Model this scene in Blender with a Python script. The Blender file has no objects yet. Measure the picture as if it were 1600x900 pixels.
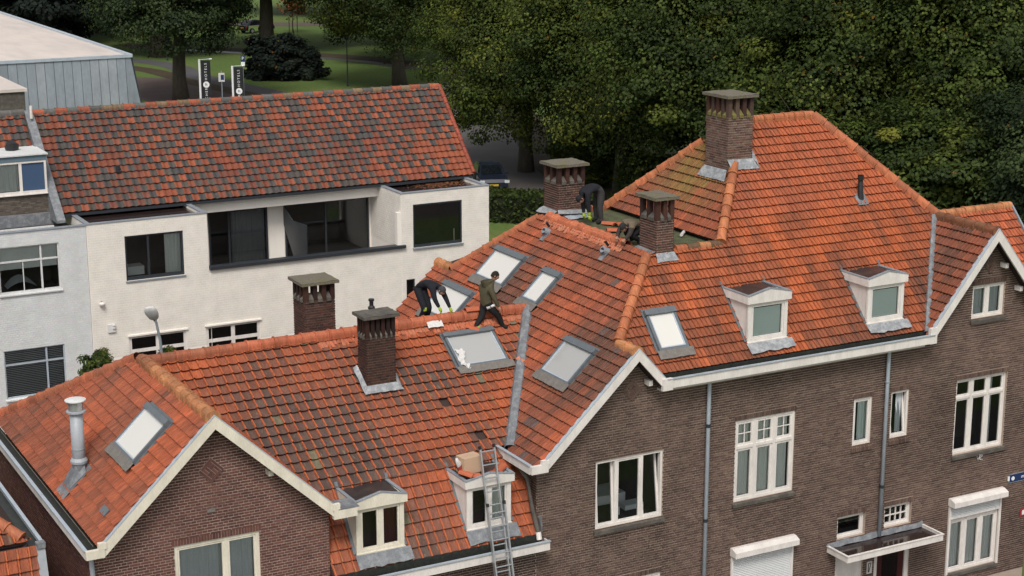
import bpy, bmesh, math, random
from mathutils import Vector, Matrix, noise
random.seed(11)
rnd = random.random
def ru(a, b): return a + (b - a) * random.random()

# ------------------------------------------------------------------ camera, sky, sun, exposure
SC = bpy.context.scene
cam = bpy.data.cameras.new('camera'); camo = bpy.data.objects.new('camera', cam)
SC.collection.objects.link(camo)
camo.location = (0, -31.09, 18.9)
camo.rotation_euler = (math.pi / 2 - 0.24205, 0, -0.49987)
cam.sensor_width = 36; cam.lens = 36 * 2678.7 / 1600
cam.clip_start = 0.5; cam.clip_end = 1500
SC.camera = camo
W = bpy.data.worlds.new('World'); SC.world = W; W.use_nodes = True
wn = W.node_tree.nodes; wl = W.node_tree.links; wn.clear()
sky = wn.new('ShaderNodeTexSky'); sky.sky_type = 'NISHITA'; sky.sun_disc = False
SUN_EL, SUN_AZ = math.radians(52), math.radians(212)      # azimuth clockwise from +Y
sky.sun_elevation = SUN_EL; sky.sun_rotation = SUN_AZ
sky.air_density = 1.0; sky.dust_density = 3.0; sky.ozone_density = 1.0
hs = wn.new('ShaderNodeHueSaturation'); hs.inputs['Saturation'].default_value = 0.22
bg = wn.new('ShaderNodeBackground'); bg.inputs['Strength'].default_value = 0.105
wo = wn.new('ShaderNodeOutputWorld')
wl.new(sky.outputs[0], hs.inputs['Color']); wl.new(hs.outputs[0], bg.inputs[0]); wl.new(bg.outputs[0], wo.inputs[0])
sl = bpy.data.lights.new('sun', 'SUN'); sl.energy = 1.5; sl.angle = math.radians(18); sl.color = (1.0, .95, .88)
so = bpy.data.objects.new('sun', sl); SC.collection.objects.link(so)
sd = Vector((math.sin(SUN_AZ) * math.cos(SUN_EL), math.cos(SUN_AZ) * math.cos(SUN_EL), math.sin(SUN_EL)))
so.rotation_euler = sd.to_track_quat('Z', 'Y').to_euler(); so.location = (0, -40, 60)
SC.view_settings.view_transform = 'Standard'; SC.view_settings.look = 'None'
SC.view_settings.exposure = 0.58; SC.view_settings.gamma = 1.0; SC.view_settings.use_curve_mapping = False
COL = SC.collection

# ------------------------------------------------------------------ materials
MATS = {}
def N(nt, t, **k):
    n = nt.nodes.new(t)
    for a, b in k.items(): setattr(n, a, b)
    return n
def mat(name, col, rough=.7, col2=None, scale=4.0, amt=.35, fine=60.0, famt=.18, bump=.0, bscale=40.0, metal=0.0, spec=.4,
        tint=False, rib=None, ribamt=.0, lichen=0.0, stretch=(1, 1, 1), trans=0.0, alpha=None):
    m = bpy.data.materials.new(name); m.use_nodes = True; nt = m.node_tree; L = nt.links
    b = nt.nodes['Principled BSDF']
    geo = N(nt, 'ShaderNodeNewGeometry'); mp = N(nt, 'ShaderNodeMapping'); mp.inputs['Scale'].default_value = stretch
    L.new(geo.outputs['Position'], mp.inputs[0])
    def noi(s, d=3.0, r=.55):
        n = N(nt, 'ShaderNodeTexNoise'); n.inputs['Scale'].default_value = s; n.inputs['Detail'].default_value = d; n.inputs['Roughness'].default_value = r
        L.new(mp.outputs[0], n.inputs['Vector']); return n.outputs['Fac']
    def mix(fac, a, c, bt='MIX'):
        x = N(nt, 'ShaderNodeMix', data_type='RGBA', blend_type=bt)
        for i, s in ((0, fac), (6, a), (7, c)):
            if isinstance(s, bpy.types.NodeSocket): L.new(s, x.inputs[i])
            elif i == 0: x.inputs[0].default_value = s
            else: x.inputs[i].default_value = (*s, 1) if len(s) == 3 else s
        return x.outputs[2]
    def ramp(s, a, c, lo=0.0, hi=1.0):
        r = N(nt, 'ShaderNodeMapRange'); r.inputs[1].default_value = a; r.inputs[2].default_value = c
        r.inputs[3].default_value = lo; r.inputs[4].default_value = hi; L.new(s, r.inputs[0]); return r.outputs[0]
    if tint:
        at = N(nt, 'ShaderNodeAttribute', attribute_name='tint'); oi = N(nt, 'ShaderNodeObjectInfo')
        base = mix(1.0, at.outputs['Color'], oi.outputs['Color'], 'MULTIPLY')
        if col != (1, 1, 1): base = mix(1.0, base, col, 'MULTIPLY')
    else:
        base = mix(0.0, col, col)
    if rib:
        am = N(nt, 'ShaderNodeAttribute', attribute_name='mask')
        f = N(nt, 'ShaderNodeMath', operation='MULTIPLY'); f.inputs[1].default_value = ribamt
        L.new(am.outputs['Fac'], f.inputs[0]); base = mix(f.outputs[0], base, rib)
    if col2: base = mix(ramp(noi(scale, 4), .42, .68, 0, amt), base, col2)
    else: base = mix(ramp(noi(scale, 4), .3, .75, 0, amt), base, (.3, .3, .3), 'MULTIPLY')
    if famt: base = mix(ramp(noi(fine, 2), .35, .7, 0, famt), base, (.15, .15, .15), 'MULTIPLY')
    if lichen: base = mix(ramp(noi(14, 3, .6), .62, .70, 0, lichen), base, (.22, .21, .12))
    L.new(base, b.inputs['Base Color'])
    b.inputs['Roughness'].default_value = rough; b.inputs['Metallic'].default_value = metal
    b.inputs['Specular IOR Level'].default_value = spec
    if bump:
        bu = N(nt, 'ShaderNodeBump'); bu.inputs['Strength'].default_value = bump; bu.inputs['Distance'].default_value = .01
        L.new(noi(bscale, 3), bu.inputs['Height']); L.new(bu.outputs[0], b.inputs['Normal'])
    if trans:
        tr = N(nt, 'ShaderNodeBsdfTranslucent'); ms = N(nt, 'ShaderNodeMixShader'); ms.inputs[0].default_value = trans
        L.new(base, tr.inputs[0]); L.new(b.outputs[0], ms.inputs[1]); L.new(tr.outputs[0], ms.inputs[2])
        L.new(ms.outputs[0], nt.nodes['Material Output'].inputs[0])
    MATS[name] = m
    return m
def glass(name, tintc=(.75, .8, .8), ior=1.5, base=None, rough=.02, fmul=1.0, gcol=(.9, .92, .95)):
    m = bpy.data.materials.new(name); m.use_nodes = True; nt = m.node_tree; L = nt.links
    nt.nodes.remove(nt.nodes['Principled BSDF'])
    g = N(nt, 'ShaderNodeBsdfGlossy'); g.inputs['Roughness'].default_value = rough; g.inputs['Color'].default_value = (*gcol, 1)
    t = N(nt, 'ShaderNodeBsdfTransparent'); t.inputs[0].default_value = (*tintc, 1)
    if base:
        t = N(nt, 'ShaderNodeBsdfDiffuse'); t.inputs[0].default_value = (*base, 1)
    fr = N(nt, 'ShaderNodeFresnel'); fr.inputs[0].default_value = ior
    mu = N(nt, 'ShaderNodeMath', operation='MULTIPLY', use_clamp=True); mu.inputs[1].default_value = fmul
    ms = N(nt, 'ShaderNodeMixShader'); L.new(fr.outputs[0], mu.inputs[0]); L.new(mu.outputs[0], ms.inputs[0])
    L.new(t.outputs[0], ms.inputs[1]); L.new(g.outputs[0], ms.inputs[2]); L.new(ms.outputs[0], nt.nodes['Material Output'].inputs[0])
    MATS[name] = m
    return m

ORANGE = (.47, .105, .040)
mat('tile_weathered', (1, 1, 1), .72, tint=True, rib=(.54, .135, .05), ribamt=.9, scale=12, amt=.5, fine=55, famt=.4, bump=.35, bscale=55, lichen=.4, spec=.3, stretch=(1, .2, .2))
mat('tile_orange', (1, 1, 1), .68, tint=True, rib=(.46, .12, .055), ribamt=.35, scale=14, amt=.6, fine=60, famt=.35, bump=.3, bscale=55, lichen=.15, spec=.35, stretch=(1, .14, .14))
mat('tile_side', (1, 1, 1), .68, tint=True, rib=(.46, .12, .055), ribamt=.35, scale=14, amt=.6, fine=60, famt=.35, bump=.3, bscale=55, lichen=.15, spec=.35, stretch=(.14, 1, .14))
mat('tile_pan', (1, 1, 1), .7, tint=True, scale=5, amt=.35, fine=40, famt=.3, bump=.3, bscale=45, lichen=.2, spec=.3)
mat('roof_deck', (.05, .03, .025), .9)
mat('brick_red', (1, 1, 1), .85, tint=True, scale=2.0, amt=.25, fine=70, famt=.25, bump=.3, bscale=90, spec=.2)
mat('mortar_tan', (.56, .44, .375), .95, scale=1.2, amt=.4, fine=30, famt=.2, bump=.2, spec=.1)
mat('mortar_grey', (.44, .35, .285), .95, scale=1.0, amt=.45, fine=30, famt=.2, bump=.2, spec=.1)
mat('mortar_soot', (.20, .155, .13), .95, scale=2.0, amt=.7, fine=30, famt=.3, bump=.2, spec=.1)
mat('white_paint', (.75, .70, .655), .5, scale=5, amt=.30, fine=40, famt=.10, spec=.35, stretch=(1, 1, .3))
mat('cream_paint', (.75, .69, .57), .5, scale=5, amt=.30, fine=40, famt=.10, spec=.35, stretch=(1, 1, .3))
mat('white_render', (.82, .77, .70), .85, scale=1.5, amt=.09, fine=20, famt=.02, spec=.2, stretch=(1, 1, .12))
mat('white_old', (.66, .66, .65), .85, scale=.9, amt=.28, fine=16, famt=.16, bump=.2, bscale=30, spec=.2, stretch=(1, 1, .45))
mat('lead', (.17, .18, .195), .6, col2=(.30, .31, .32), scale=7, amt=.8, fine=40, famt=.3, bump=.5, bscale=16, metal=.15)
mat('lead_pale', (.25, .26, .275), .5, col2=(.44, .45, .46), scale=9, amt=.85, fine=40, famt=.3, bump=.5, bscale=16, metal=.1)
mat('lead_drab', (.16, .145, .13), .8, col2=(.22, .205, .185), scale=9, amt=.6, fine=40, famt=.3, bump=.4, bscale=20)
mat('ledge_moss', (.17, .15, .04), .95, col2=(.10, .09, .05), scale=12, amt=.7, fine=50, famt=.4, bump=.5)
mat('zinc', (.33, .37, .41), .5, scale=1.5, amt=.3, fine=8, famt=.15, metal=.3, stretch=(1, 1, .4))
mat('zinc_light', (.48, .54, .60), .45, scale=3, amt=.25, fine=30, famt=.1, metal=.25)
mat('skylight_frame', (.15, .17, .185), .45, scale=6, amt=.3, fine=40, famt=.15, metal=.2)
mat('bitumen', (.035, .033, .034), .32, col2=(.085, .06, .05), scale=2.5, amt=.7, fine=60, famt=.3, bump=.25, bscale=70, spec=.5)
mat('bitumen_wet', (.035, .022, .02), .10, scale=1.5, amt=.5, fine=60, famt=.2, bump=.06, bscale=20, spec=.6)
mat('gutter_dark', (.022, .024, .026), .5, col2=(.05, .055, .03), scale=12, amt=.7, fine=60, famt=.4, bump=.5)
mat('moss_flat', (.10, .115, .05), .95, col2=(.055, .05, .035), scale=5, amt=.8, fine=45, famt=.5, bump=.8, bscale=35)
mat('concrete_moss', (.16, .14, .115), .95, col2=(.15, .135, .05), scale=6, amt=.75, fine=40, famt=.5, bump=.8, bscale=35)
mat('anthracite', (.03, .035, .042), .4, scale=2, amt=.2, fine=30, famt=.1)
mat('black_plastic', (.018, .018, .02), .4, famt=.0, amt=.2)
mat('grey_pipe', (.34, .36, .39), .45, scale=6, amt=.25, fine=30, famt=.1)
mat('interior_dark', (.035, .03, .028), .9)
mat('curtain_dark', (.16, .16, .17), .9, scale=2, amt=.2)
mat('interior_mid', (.10, .085, .08), .9)
mat('curtain_pale', (.80, .83, .80), .9, scale=2, amt=.1, trans=.12)
mat('curtain_grey', (.58, .61, .64), .9, scale=2, amt=.15, trans=.12)
mat('curtain_red', (.10, .02, .018), .9, scale=2, amt=.4)
mat('blind_pale', (.70, .78, .77), .8, scale=1, amt=.12, famt=.05)
mat('stone_sill', (.085, .075, .065), .9, col2=(.17, .155, .125), scale=5, amt=.6, fine=40, famt=.4, bump=.4)
mat('metal_alu', (.50, .51, .52), .35, scale=10, amt=.2, metal=.7)
mat('shutter', (.62, .63, .63), .55, scale=1.5, amt=.1, famt=.06)
glass('pane', tintc=(.95,.97,.96))
glass('pane_dark', tintc=(.45, .48, .5))
glass('pane_sky', base=(.62, .60, .56), rough=.06, ior=1.5, fmul=1.4)
glass('pane_sky_grey', base=(.36, .36, .35), rough=.08, ior=1.5, fmul=1.5)

# ------------------------------------------------------------------ mesh builder
class MB:
    def __init__(s): s.v = []; s.f = []; s.c = []; s.k = []; s.m = []
    def poly(s, pts, col=(1, 1, 1), mask=0.0, mi=0):
        i = len(s.v); s.v.extend([tuple(p) for p in pts]); s.f.append(tuple(range(i, i + len(pts))))
        s.c.append(col); s.k.append(mask); s.m.append(mi)
    def faces(s, pts, fs, col=(1, 1, 1), mask=0.0, mi=0):
        i = len(s.v); s.v.extend([tuple(p) for p in pts])
        for f in fs:
            s.f.append(tuple(i + a for a in f)); s.c.append(col); s.k.append(mask); s.m.append(mi)
    BF = [(0, 3, 2, 1), (4, 5, 6, 7), (0, 1, 5, 4), (1, 2, 6, 5), (2, 3, 7, 6), (3, 0, 4, 7)]
    def obox(s, O, a, b, c, col=(1, 1, 1), mi=0):
        O, a, b, c = Vector(O), Vector(a), Vector(b), Vector(c)
        s.faces([O, O + a, O + a + b, O + b, O + c, O + a + c, O + a + b + c, O + b + c], s.BF, col, 0, mi); return s
    def box(s, x0, x1, y0, y1, z0, z1, col=(1, 1, 1), mi=0):
        return s.obox((x0, y0, z0), (x1 - x0, 0, 0), (0, y1 - y0, 0), (0, 0, z1 - z0), col, mi)
    def bar(s, p, q, w, h, up=(0, 0, 1), col=(1, 1, 1), mi=0):
        p, q = Vector(p), Vector(q); d = q - p; u = d.cross(Vector(up)).normalized(); n = u.cross(d).normalized()
        return s.obox(p - u * w / 2 - n * h / 2, d, u * w, n * h, col, mi)
    def tube(s, pts, r, n=8, col=(1, 1, 1), caps=True, mi=0):
        pts = [Vector(p) for p in pts]; rs = r if isinstance(r, (list, tuple)) else [r] * len(pts)
        rings = []; base = len(s.v); ref = None
        for i, p in enumerate(pts):
            d = (pts[min(i + 1, len(pts) - 1)] - pts[max(i - 1, 0)]).normalized()
            if ref is None or abs(ref.dot(d)) > .95: ref = Vector((0, 0, 1)) if abs(d.z) < .9 else Vector((1, 0, 0))
            u = d.cross(ref).normalized(); w = u.cross(d)
            for k in range(n):
                a = 2 * math.pi * k / n; s.v.append(tuple(p + (u * math.cos(a) + w * math.sin(a)) * rs[i]))
        for i in range(len(pts) - 1):
            for k in range(n):
                a = base + i * n + k; b = base + i * n + (k + 1) % n
                s.f.append((a, b, b + n, a + n)); s.c.append(col); s.k.append(0); s.m.append(mi)
        if caps:
            e = base + (len(pts) - 1) * n
            s.f.append(tuple(base + k for k in range(n))[::-1]); s.f.append(tuple(e + k for k in range(n)))
            s.c += [col] * 2; s.k += [0] * 2; s.m += [mi] * 2
        return s
    def lathe(s, c, prof, n=12, col=(1, 1, 1), mi=0):
        c = Vector(c); return s.tube([c + Vector((0, 0, z)) for r, z in prof], [max(r, .001) for r, z in prof], n, col, True, mi)
    def mesh(s, name, mats, smooth=False):
        me = bpy.data.meshes.new(name); me.from_pydata(s.v, [], s.f)
        if any(c != (1, 1, 1) for c in s.c) or any(s.k) or any(m.name.startswith(('tile', 'brick', 'leaf', 'tinted')) for m in mats):
            a = me.attributes.new('tint', 'FLOAT_COLOR', 'FACE'); a.data.foreach_set('color', [x for c in s.c for x in (*c, 1.0)])
            a = me.attributes.new('mask', 'FLOAT', 'FACE'); a.data.foreach_set('value', s.k)
        for m in mats: me.materials.append(m)
        if len(mats) > 1: me.polygons.foreach_set('material_index', s.m)
        if smooth: me.polygons.foreach_set('use_smooth', [True] * len(me.polygons))
        me.update(); return me
    def build(s, name, mats, parent=None, smooth=False, kind=None, label=None):
        if isinstance(mats, str): mats = [mats]
        return link(name, s.mesh(name, [MATS[m] if isinstance(m, str) else m for m in mats], smooth), parent, kind, label)
ORG = {}
def link(name, me, parent=None, kind=None, label=None):
    o = bpy.data.objects.new(name, me); COL.objects.link(o)
    if parent is not None:
        o.parent = parent
        if parent in ORG: o.matrix_parent_inverse = ORG[parent].inverted()
    if kind: o['kind'] = kind
    if label: o['label'] = label
    return o
def thing(name, label, cat, loc=(0, 0, 0), rotz=0.0, group=None, rot=None):
    o = bpy.data.objects.new(name, None); COL.objects.link(o); o.empty_display_size = .2
    o.location = loc; o.rotation_euler = rot or (0, 0, rotz)
    o['label'] = label; o['category'] = cat
    if group: o['group'] = group
    return o
def house_thing(name, label, cat, loc, group=None):     # parts are given in world coordinates
    o = thing(name, label, cat, loc, 0, group); ORG[o] = Matrix.Translation(Vector(loc)); return o
def tag(o, label, cat, group=None):
    o['label'] = label; o['category'] = cat
    if group: o['group'] = group
    return o
def structure(o): o['kind'] = 'structure'; return o
def copy_tree(o, parent=None):
    c = o.copy(); COL.objects.link(c)
    if parent is not None: c.parent = parent
    for ch in list(o.children): copy_tree(ch, c)
    return c
def vn(x, y, z=0.0): return noise.noise(Vector((x, y, z)))
def lerp(a, b, t): return tuple(x + (y - x) * t for x, y in zip(a, b))
def cl(x, a=0.0, b=1.0): return max(a, min(b, x))

# ------------------------------------------------------------------ polygon clipping (used for roof tiles and bricks at edges)
def halfplanes(poly):
    A = sum(p[0] * q[1] - q[0] * p[1] for p, q in zip(poly, poly[1:] + poly[:1]))
    if A < 0: poly = poly[::-1]
    H = []
    for p, q in zip(poly, poly[1:] + poly[:1]):
        a, b = -(q[1] - p[1]), q[0] - p[0]; l = math.hypot(a, b)
        if l < 1e-6: continue
        H.append((a / l, b / l, -(a * p[0] + b * p[1]) / l))
    return H
def clip1(pg, h):
    a, b, c = h; out = []; n = len(pg)
    for i in range(n):
        p, q = pg[i], pg[(i + 1) % n]; dp = a * p[0] + b * p[1] + c; dq = a * q[0] + b * q[1] + c
        if dp >= 0: out.append(p)
        if (dp >= 0) != (dq >= 0):
            t = dp / (dp - dq); out.append(tuple(x + (y - x) * t for x, y in zip(p, q)))
    return out if len(out) >= 3 else None
def clipH(pg, H):
    for h in H:
        pg = clip1(pg, h)
        if not pg: return None
    return pg
def minus_rect(pgs, r):
    u0, u1, v0, v1 = r; out = []
    for pg in pgs:
        us = [p[0] for p in pg]; vs = [p[1] for p in pg]
        if max(us) <= u0 or min(us) >= u1 or max(vs) <= v0 or min(vs) >= v1: out.append(pg); continue
        for H in ([(-1, 0, u0)], [(1, 0, -u1)], [(1, 0, -u0), (-1, 0, u1), (0, -1, v0)], [(1, 0, -u0), (-1, 0, u1), (0, 1, -v1)]):
            c = clipH(pg, H)
            if c: out.append(c)
    return out

# ------------------------------------------------------------------ roofs of single tiles
CAMP = Vector(camo.location)
def tile_faces(kind, w, h):
    L = h + .055
    if kind == 'flat':     # flat interlocking tile with a raised side rib
        prof = [(.004, .0, 1), (.012, .034, 1), (.036, .034, 1), (.048, .006, 0), (w * .47, .004, 0), (w * .495, -.014, 0), (w * .53, .020, 0), (w * .60, .018, 0), (w * .64, .004, 0), (w - .004, .006, 0)]
    elif kind == 'holland':
        prof = [(.003, .004, 1), (.013, .036, 1), (.038, .038, 1), (.055, .010, 0), (w * .62, .000, 0), (w - .003, .012, 0)]
    else:                  # wavy pantile
        prof = [(w * t, .048 * (math.cos(2 * math.pi * (t - .12)) * .5 + .5), 0) for t in (0, .12, .26, .42, .62, .8, .92, 1.0)]
    fs = []; a0, a1 = .068, .002
    for (u0, n0, k0), (u1, n1, k1) in zip(prof, prof[1:]):
        k = 1.0 if (k0 and k1) else 0.0
        fs.append(([(u0, 0, n0 + a0), (u1, 0, n1 + a0), (u1, L, n1 + a1), (u0, L, n0 + a1)], k))
        fs.append(([(u0, .003, n0 + a0 - .020), (u1, .003, n1 + a0 - .020), (u1, 0, n1 + a0), (u0, 0, n0 + a0)], 0.0))
    return fs
class Roof:
    """one slope: origin O, U along the eave, V up the slope"""
    def __init__(s, O, U, V):
        s.O, s.U, s.V = Vector(O), Vector(U).normalized(), Vector(V).normalized(); s.N = s.U.cross(s.V)
    def P(s, u, v, n=0.0): return s.O + s.U * u + s.V * v + s.N * n
    def uv(s, p): d = Vector(p) - s.O; return (d.dot(s.U), d.dot(s.V))
    def M(s, u, v, n=0.0):
        p = s.P(u, v, n); return Matrix(((s.U.x, s.V.x, s.N.x, p.x), (s.U.y, s.V.y, s.N.y, p.y), (s.U.z, s.V.z, s.N.z, p.z), (0, 0, 0, 1)))
TILE_MESH = {}
def tile_slope(roof, pieces, w, h, kind, matname, colf, holes=(), missing=None, u_off=0.0, seed=0):
    """returns (list of whole tiles, MB of clipped tiles)"""
    rg = random.Random(seed); fs = tile_faces(kind, w, h); whole = []; mb = MB()
    TILE_MESH[(kind, w, h, matname)] = fs
    for poly in pieces:
        H = halfplanes(poly)
        us = [p[0] for p in poly]; vs = [p[1] for p in poly]
        for j in range(int(math.floor(min(vs) / h)) - 1, int(max(vs) / h) + 2):
            v0 = j * h
            if v0 + h <= min(vs) or v0 >= max(vs): continue
            for i in range(int(math.floor((min(us) - u_off) / w)) - 1, int((max(us) - u_off) / w) + 2):
                u0 = u_off + i * w; cs = [(u0, v0), (u0 + w, v0), (u0 + w, v0 + h), (u0, v0 + h)]
                st = 2
                for a, b, c in H:
                    d = [a * x + b * y + c for x, y in cs]
                    if max(d) <= 0.003: st = 0; break
                    if min(d) < -.012: st = 1
                if not st: continue
                hs_ = [r for r in holes if not (u0 + w <= r[0] or u0 >= r[1] or v0 + h <= r[2] or v0 >= r[3])]
                if any(u0 >= r[0] - .01 and u0 + w <= r[1] + .01 and v0 >= r[2] - .01 and v0 + h <= r[3] + .01 for r in hs_): continue
                if missing and missing(i, j, u0, v0): continue
                col = colf(roof.P(u0 + w / 2, v0 + h / 2), i, j, rg)
                dn = rg.uniform(-.003, .005); tw = rg.uniform(-.012, .012)
                if st == 2 and not hs_:
                    whole.append((roof, u0, v0, dn, tw, col)); continue
                for pg, k in fs:
                    q = [(p[0] + u0, p[1] + v0, p[2] + dn) for p in pg]
                    qs = [clipH(q, H) if st == 1 else q]
                    qs = [x for x in qs if x]
                    for r in hs_: qs = minus_rect(qs, r)
                    for x in qs: mb.poly([roof.P(*p) for p in x], col, k)
    return whole, mb
def finish_tiles(parent, name, wholes, clipped, kind, w, h, matname, limit=300):
    """the tiles nearest the camera as single objects, the rest joined"""
    fs = TILE_MESH[(kind, w, h, matname)]
    wholes.sort(key=lambda t: (t[0].P(t[1], t[2]) - CAMP).length - 4.0 * t[0].N.dot((CAMP - t[0].P(t[1], t[2])).normalized()))
    m = MB()
    for pg, k in fs: m.poly(pg, (1, 1, 1), k)
    me = m.mesh(name, [MATS[matname]])
    for roof, u, v, dn, tw, col in wholes[:limit]:
        o = bpy.data.objects.new(name, me); COL.objects.link(o); o.parent = parent
        o.matrix_basis = roof.M(u, v, dn) @ Matrix.Rotation(tw, 4, 'Z'); o.color = (*col, 1)
    for roof, u, v, dn, tw, col in wholes[limit:]:
        R = roof.M(u, v, dn) @ Matrix.Rotation(tw, 4, 'Z')
        for pg, k in fs: clipped.poly([R @ Vector(p) for p in pg], col, k)
    if clipped.f: clipped.build(name + '_field', matname, parent, kind='stuff')
def deck(mb, roof, pieces, n=-.012, th=.10):
    for poly in pieces:
        A = sum(p[0] * q[1] - q[0] * p[1] for p, q in zip(poly, poly[1:] + poly[:1]))
        if A < 0: poly = poly[::-1]
        k = len(poly); t = [roof.P(u, v, n) for u, v in poly]; b = [roof.P(u, v, n - th) for u, v in poly]
        mb.faces(t + b, [tuple(range(k)), tuple(range(k, 2 * k))[::-1]] + [(i, i + k, (i + 1) % k + k, (i + 1) % k) for i in range(k)])
RIDGE = {}
def ridge_line(parent, p, q, cols, r=.115, step=.34, name='ridge_tile', up=(0, 0, 1), jit=1.0, lift=.035):
    """half-round cap tiles along a line"""
    if r not in RIDGE:
        m = MB(); n = 9
        def ring(y, rr, z0): return [(-rr, y, -.09)] + [(-rr * math.cos(math.pi * k / 7), y, rr * .92 * math.sin(math.pi * k / 7) + z0) for k in range(8)] + [(rr, y, -.09)]
        rows = [ring(-.012, r * 1.20, -.004), ring(.09, r * 1.17, -.004), ring(.10, r, 0), ring(1.0, r * .93, 0)]
        pts = [x for rr in rows for x in rr]; fs = []
        for a in range(3):
            for k in range(n): fs.append((a * (n + 1) + k, (a + 1) * (n + 1) + k, (a + 1) * (n + 1) + k + 1, a * (n + 1) + k + 1))
        fs.append(tuple(range(n + 1)))
        m.faces(pts, [f[::-1] for f in fs]); RIDGE[r] = m.mesh('ridge_tile', [MATS['tile_orange']])
    p, q = Vector(p), Vector(q); d = q - p; L = d.length; d.normalize()
    n = max(1, round(L / step)); s = L / n; up = Vector(up); x = d.cross(up).normalized(); z = x.cross(d)
    for i in range(n):
        o = bpy.data.objects.new(name, RIDGE[r]); COL.objects.link(o); o.parent = parent
        if parent in ORG: o.matrix_parent_inverse = ORG[parent].inverted()
        c = p + d * (s * i) + z * (lift + ru(-.008, .008) * jit)
        dd = (d + x * ru(-.02, .02) * jit + z * ru(-.02, .02) * jit).normalized(); xx = dd.cross(z).normalized(); zz = xx.cross(dd)
        S = s * 1.04
        o.matrix_basis = Matrix(((xx.x, dd.x * S, zz.x, c.x), (xx.y, dd.y * S, zz.y, c.y), (xx.z, dd.z * S, zz.z, c.z), (0, 0, 0, 1)))
        col = cols(i, n) if callable(cols) else cols
        k = ru(.8, 1.15); o.color = (col[0] * k, col[1] * k, col[2] * k, 1)

# ------------------------------------------------------------------ brickwork
def bricks(mb, O, U, Nn, pieces, holes, colf, depth=.010, ch=.06, bl=.215, z0=0.0, joint=.011, soldier=(), seed=1, bed=.017):
    """English cross bond laid on the plane O + u*U + z*Z, standing proud along Nn"""
    rg = random.Random(seed); O, U, Nn = Vector(O), Vector(U), Vector(Nn); Zv = Vector((0, 0, 1))
    flip = U.cross(Zv).dot(Nn) < 0
    allh = list(holes) + [(a, b, c - .001, d) for a, b, c, d in soldier]
    def put(pg):
        if len(pg) < 3: return
        us = [p[0] for p in pg]; vs = [p[1] for p in pg]
        if (max(us) - min(us)) < .012 or (max(vs) - min(vs)) < .012: return
        if flip: pg = pg[::-1]
        k = len(pg); dd = depth * rg.uniform(.75, 1.3)
        f = [O + U * p[0] + Zv * p[1] + Nn * dd for p in pg]; b = [O + U * p[0] + Zv * p[1] for p in pg]
        c = colf((O + U * pg[0][0] + Zv * pg[0][1]), rg)
        mb.faces(f + b, [tuple(range(k))] + [(i, i + k, (i + 1) % k + k, (i + 1) % k) for i in range(k)], c)
    for poly in pieces:
        H = halfplanes(poly); us = [p[0] for p in poly]; vs = [p[1] for p in poly]
        for j in range(int((min(vs) - z0) / ch) - 1, int((max(vs) - z0) / ch) + 2):
            v = z0 + j * ch
            if v + ch < min(vs) or v > max(vs): continue
            L = bl if j % 2 == 0 else bl / 2
            off = {0: 0, 1: bl * .25, 2: bl * .5, 3: bl * .25}[j % 4]
            for i in range(int((min(us) - off) / L) - 1, int((max(us) - off) / L) + 2):
                u = off + i * L
                cs = [(u + joint / 2, v + bed / 2), (u + L - joint / 2, v + bed / 2), (u + L - joint / 2, v + ch - bed / 2), (u + joint / 2, v + ch - bed / 2)]
                st = 2
                for a, b, c in H:
                    d = [a * x + b * y + c for x, y in cs]
                    if max(d) <= 0: st = 0; break
                    if min(d) < 0: st = 1
                if not st: continue
                q = clipH(cs, H) if st == 1 else cs
                if not q: continue
                qs = [q]
                for r in allh: qs = minus_rect(qs, r)
                for x in qs: put(x)
    for u0, u1, v0, v1 in soldier:
        n = max(1, round((u1 - u0) / .06)); s = (u1 - u0) / n
        for i in range(n):
            a = u0 + i * s
            put([(a + .005, v0 + .004), (a + s - .005, v0 + .004), (a + s - .005, v1 - .004), (a + .005, v1 - .004)])
def wall_sheet(mb, O, U, pieces, holes, reveal=.14, Nn=(0, -1, 0), mi=0):
    O, U, Nn = Vector(O), Vector(U), Vector(Nn); Zv = Vector((0, 0, 1)); flip = U.cross(Zv).dot(Nn) < 0
    for poly in pieces:
        qs = [list(poly)]
        A = sum(p[0] * q[1] - q[0] * p[1] for p, q in zip(poly, list(poly)[1:] + list(poly)[:1]))
        if A < 0: qs = [list(poly)[::-1]]
        for r in holes: qs = minus_rect(qs, r)
        for q in qs:
            if flip: q = q[::-1]
            mb.poly([O + U * p[0] + Zv * p[1] for p in q], mi=mi)
    for u0, u1, v0, v1 in holes:
        c = [(u0, v0), (u1, v0), (u1, v1), (u0, v1)]
        for a, b in zip(c, c[1:] + c[:1]):
            A_ = O + U * a[0] + Zv * a[1]; B_ = O + U * b[0] + Zv * b[1]
            mb.poly([A_, B_, B_ - Nn * reveal, A_ - Nn * reveal], mi=mi)
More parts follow.
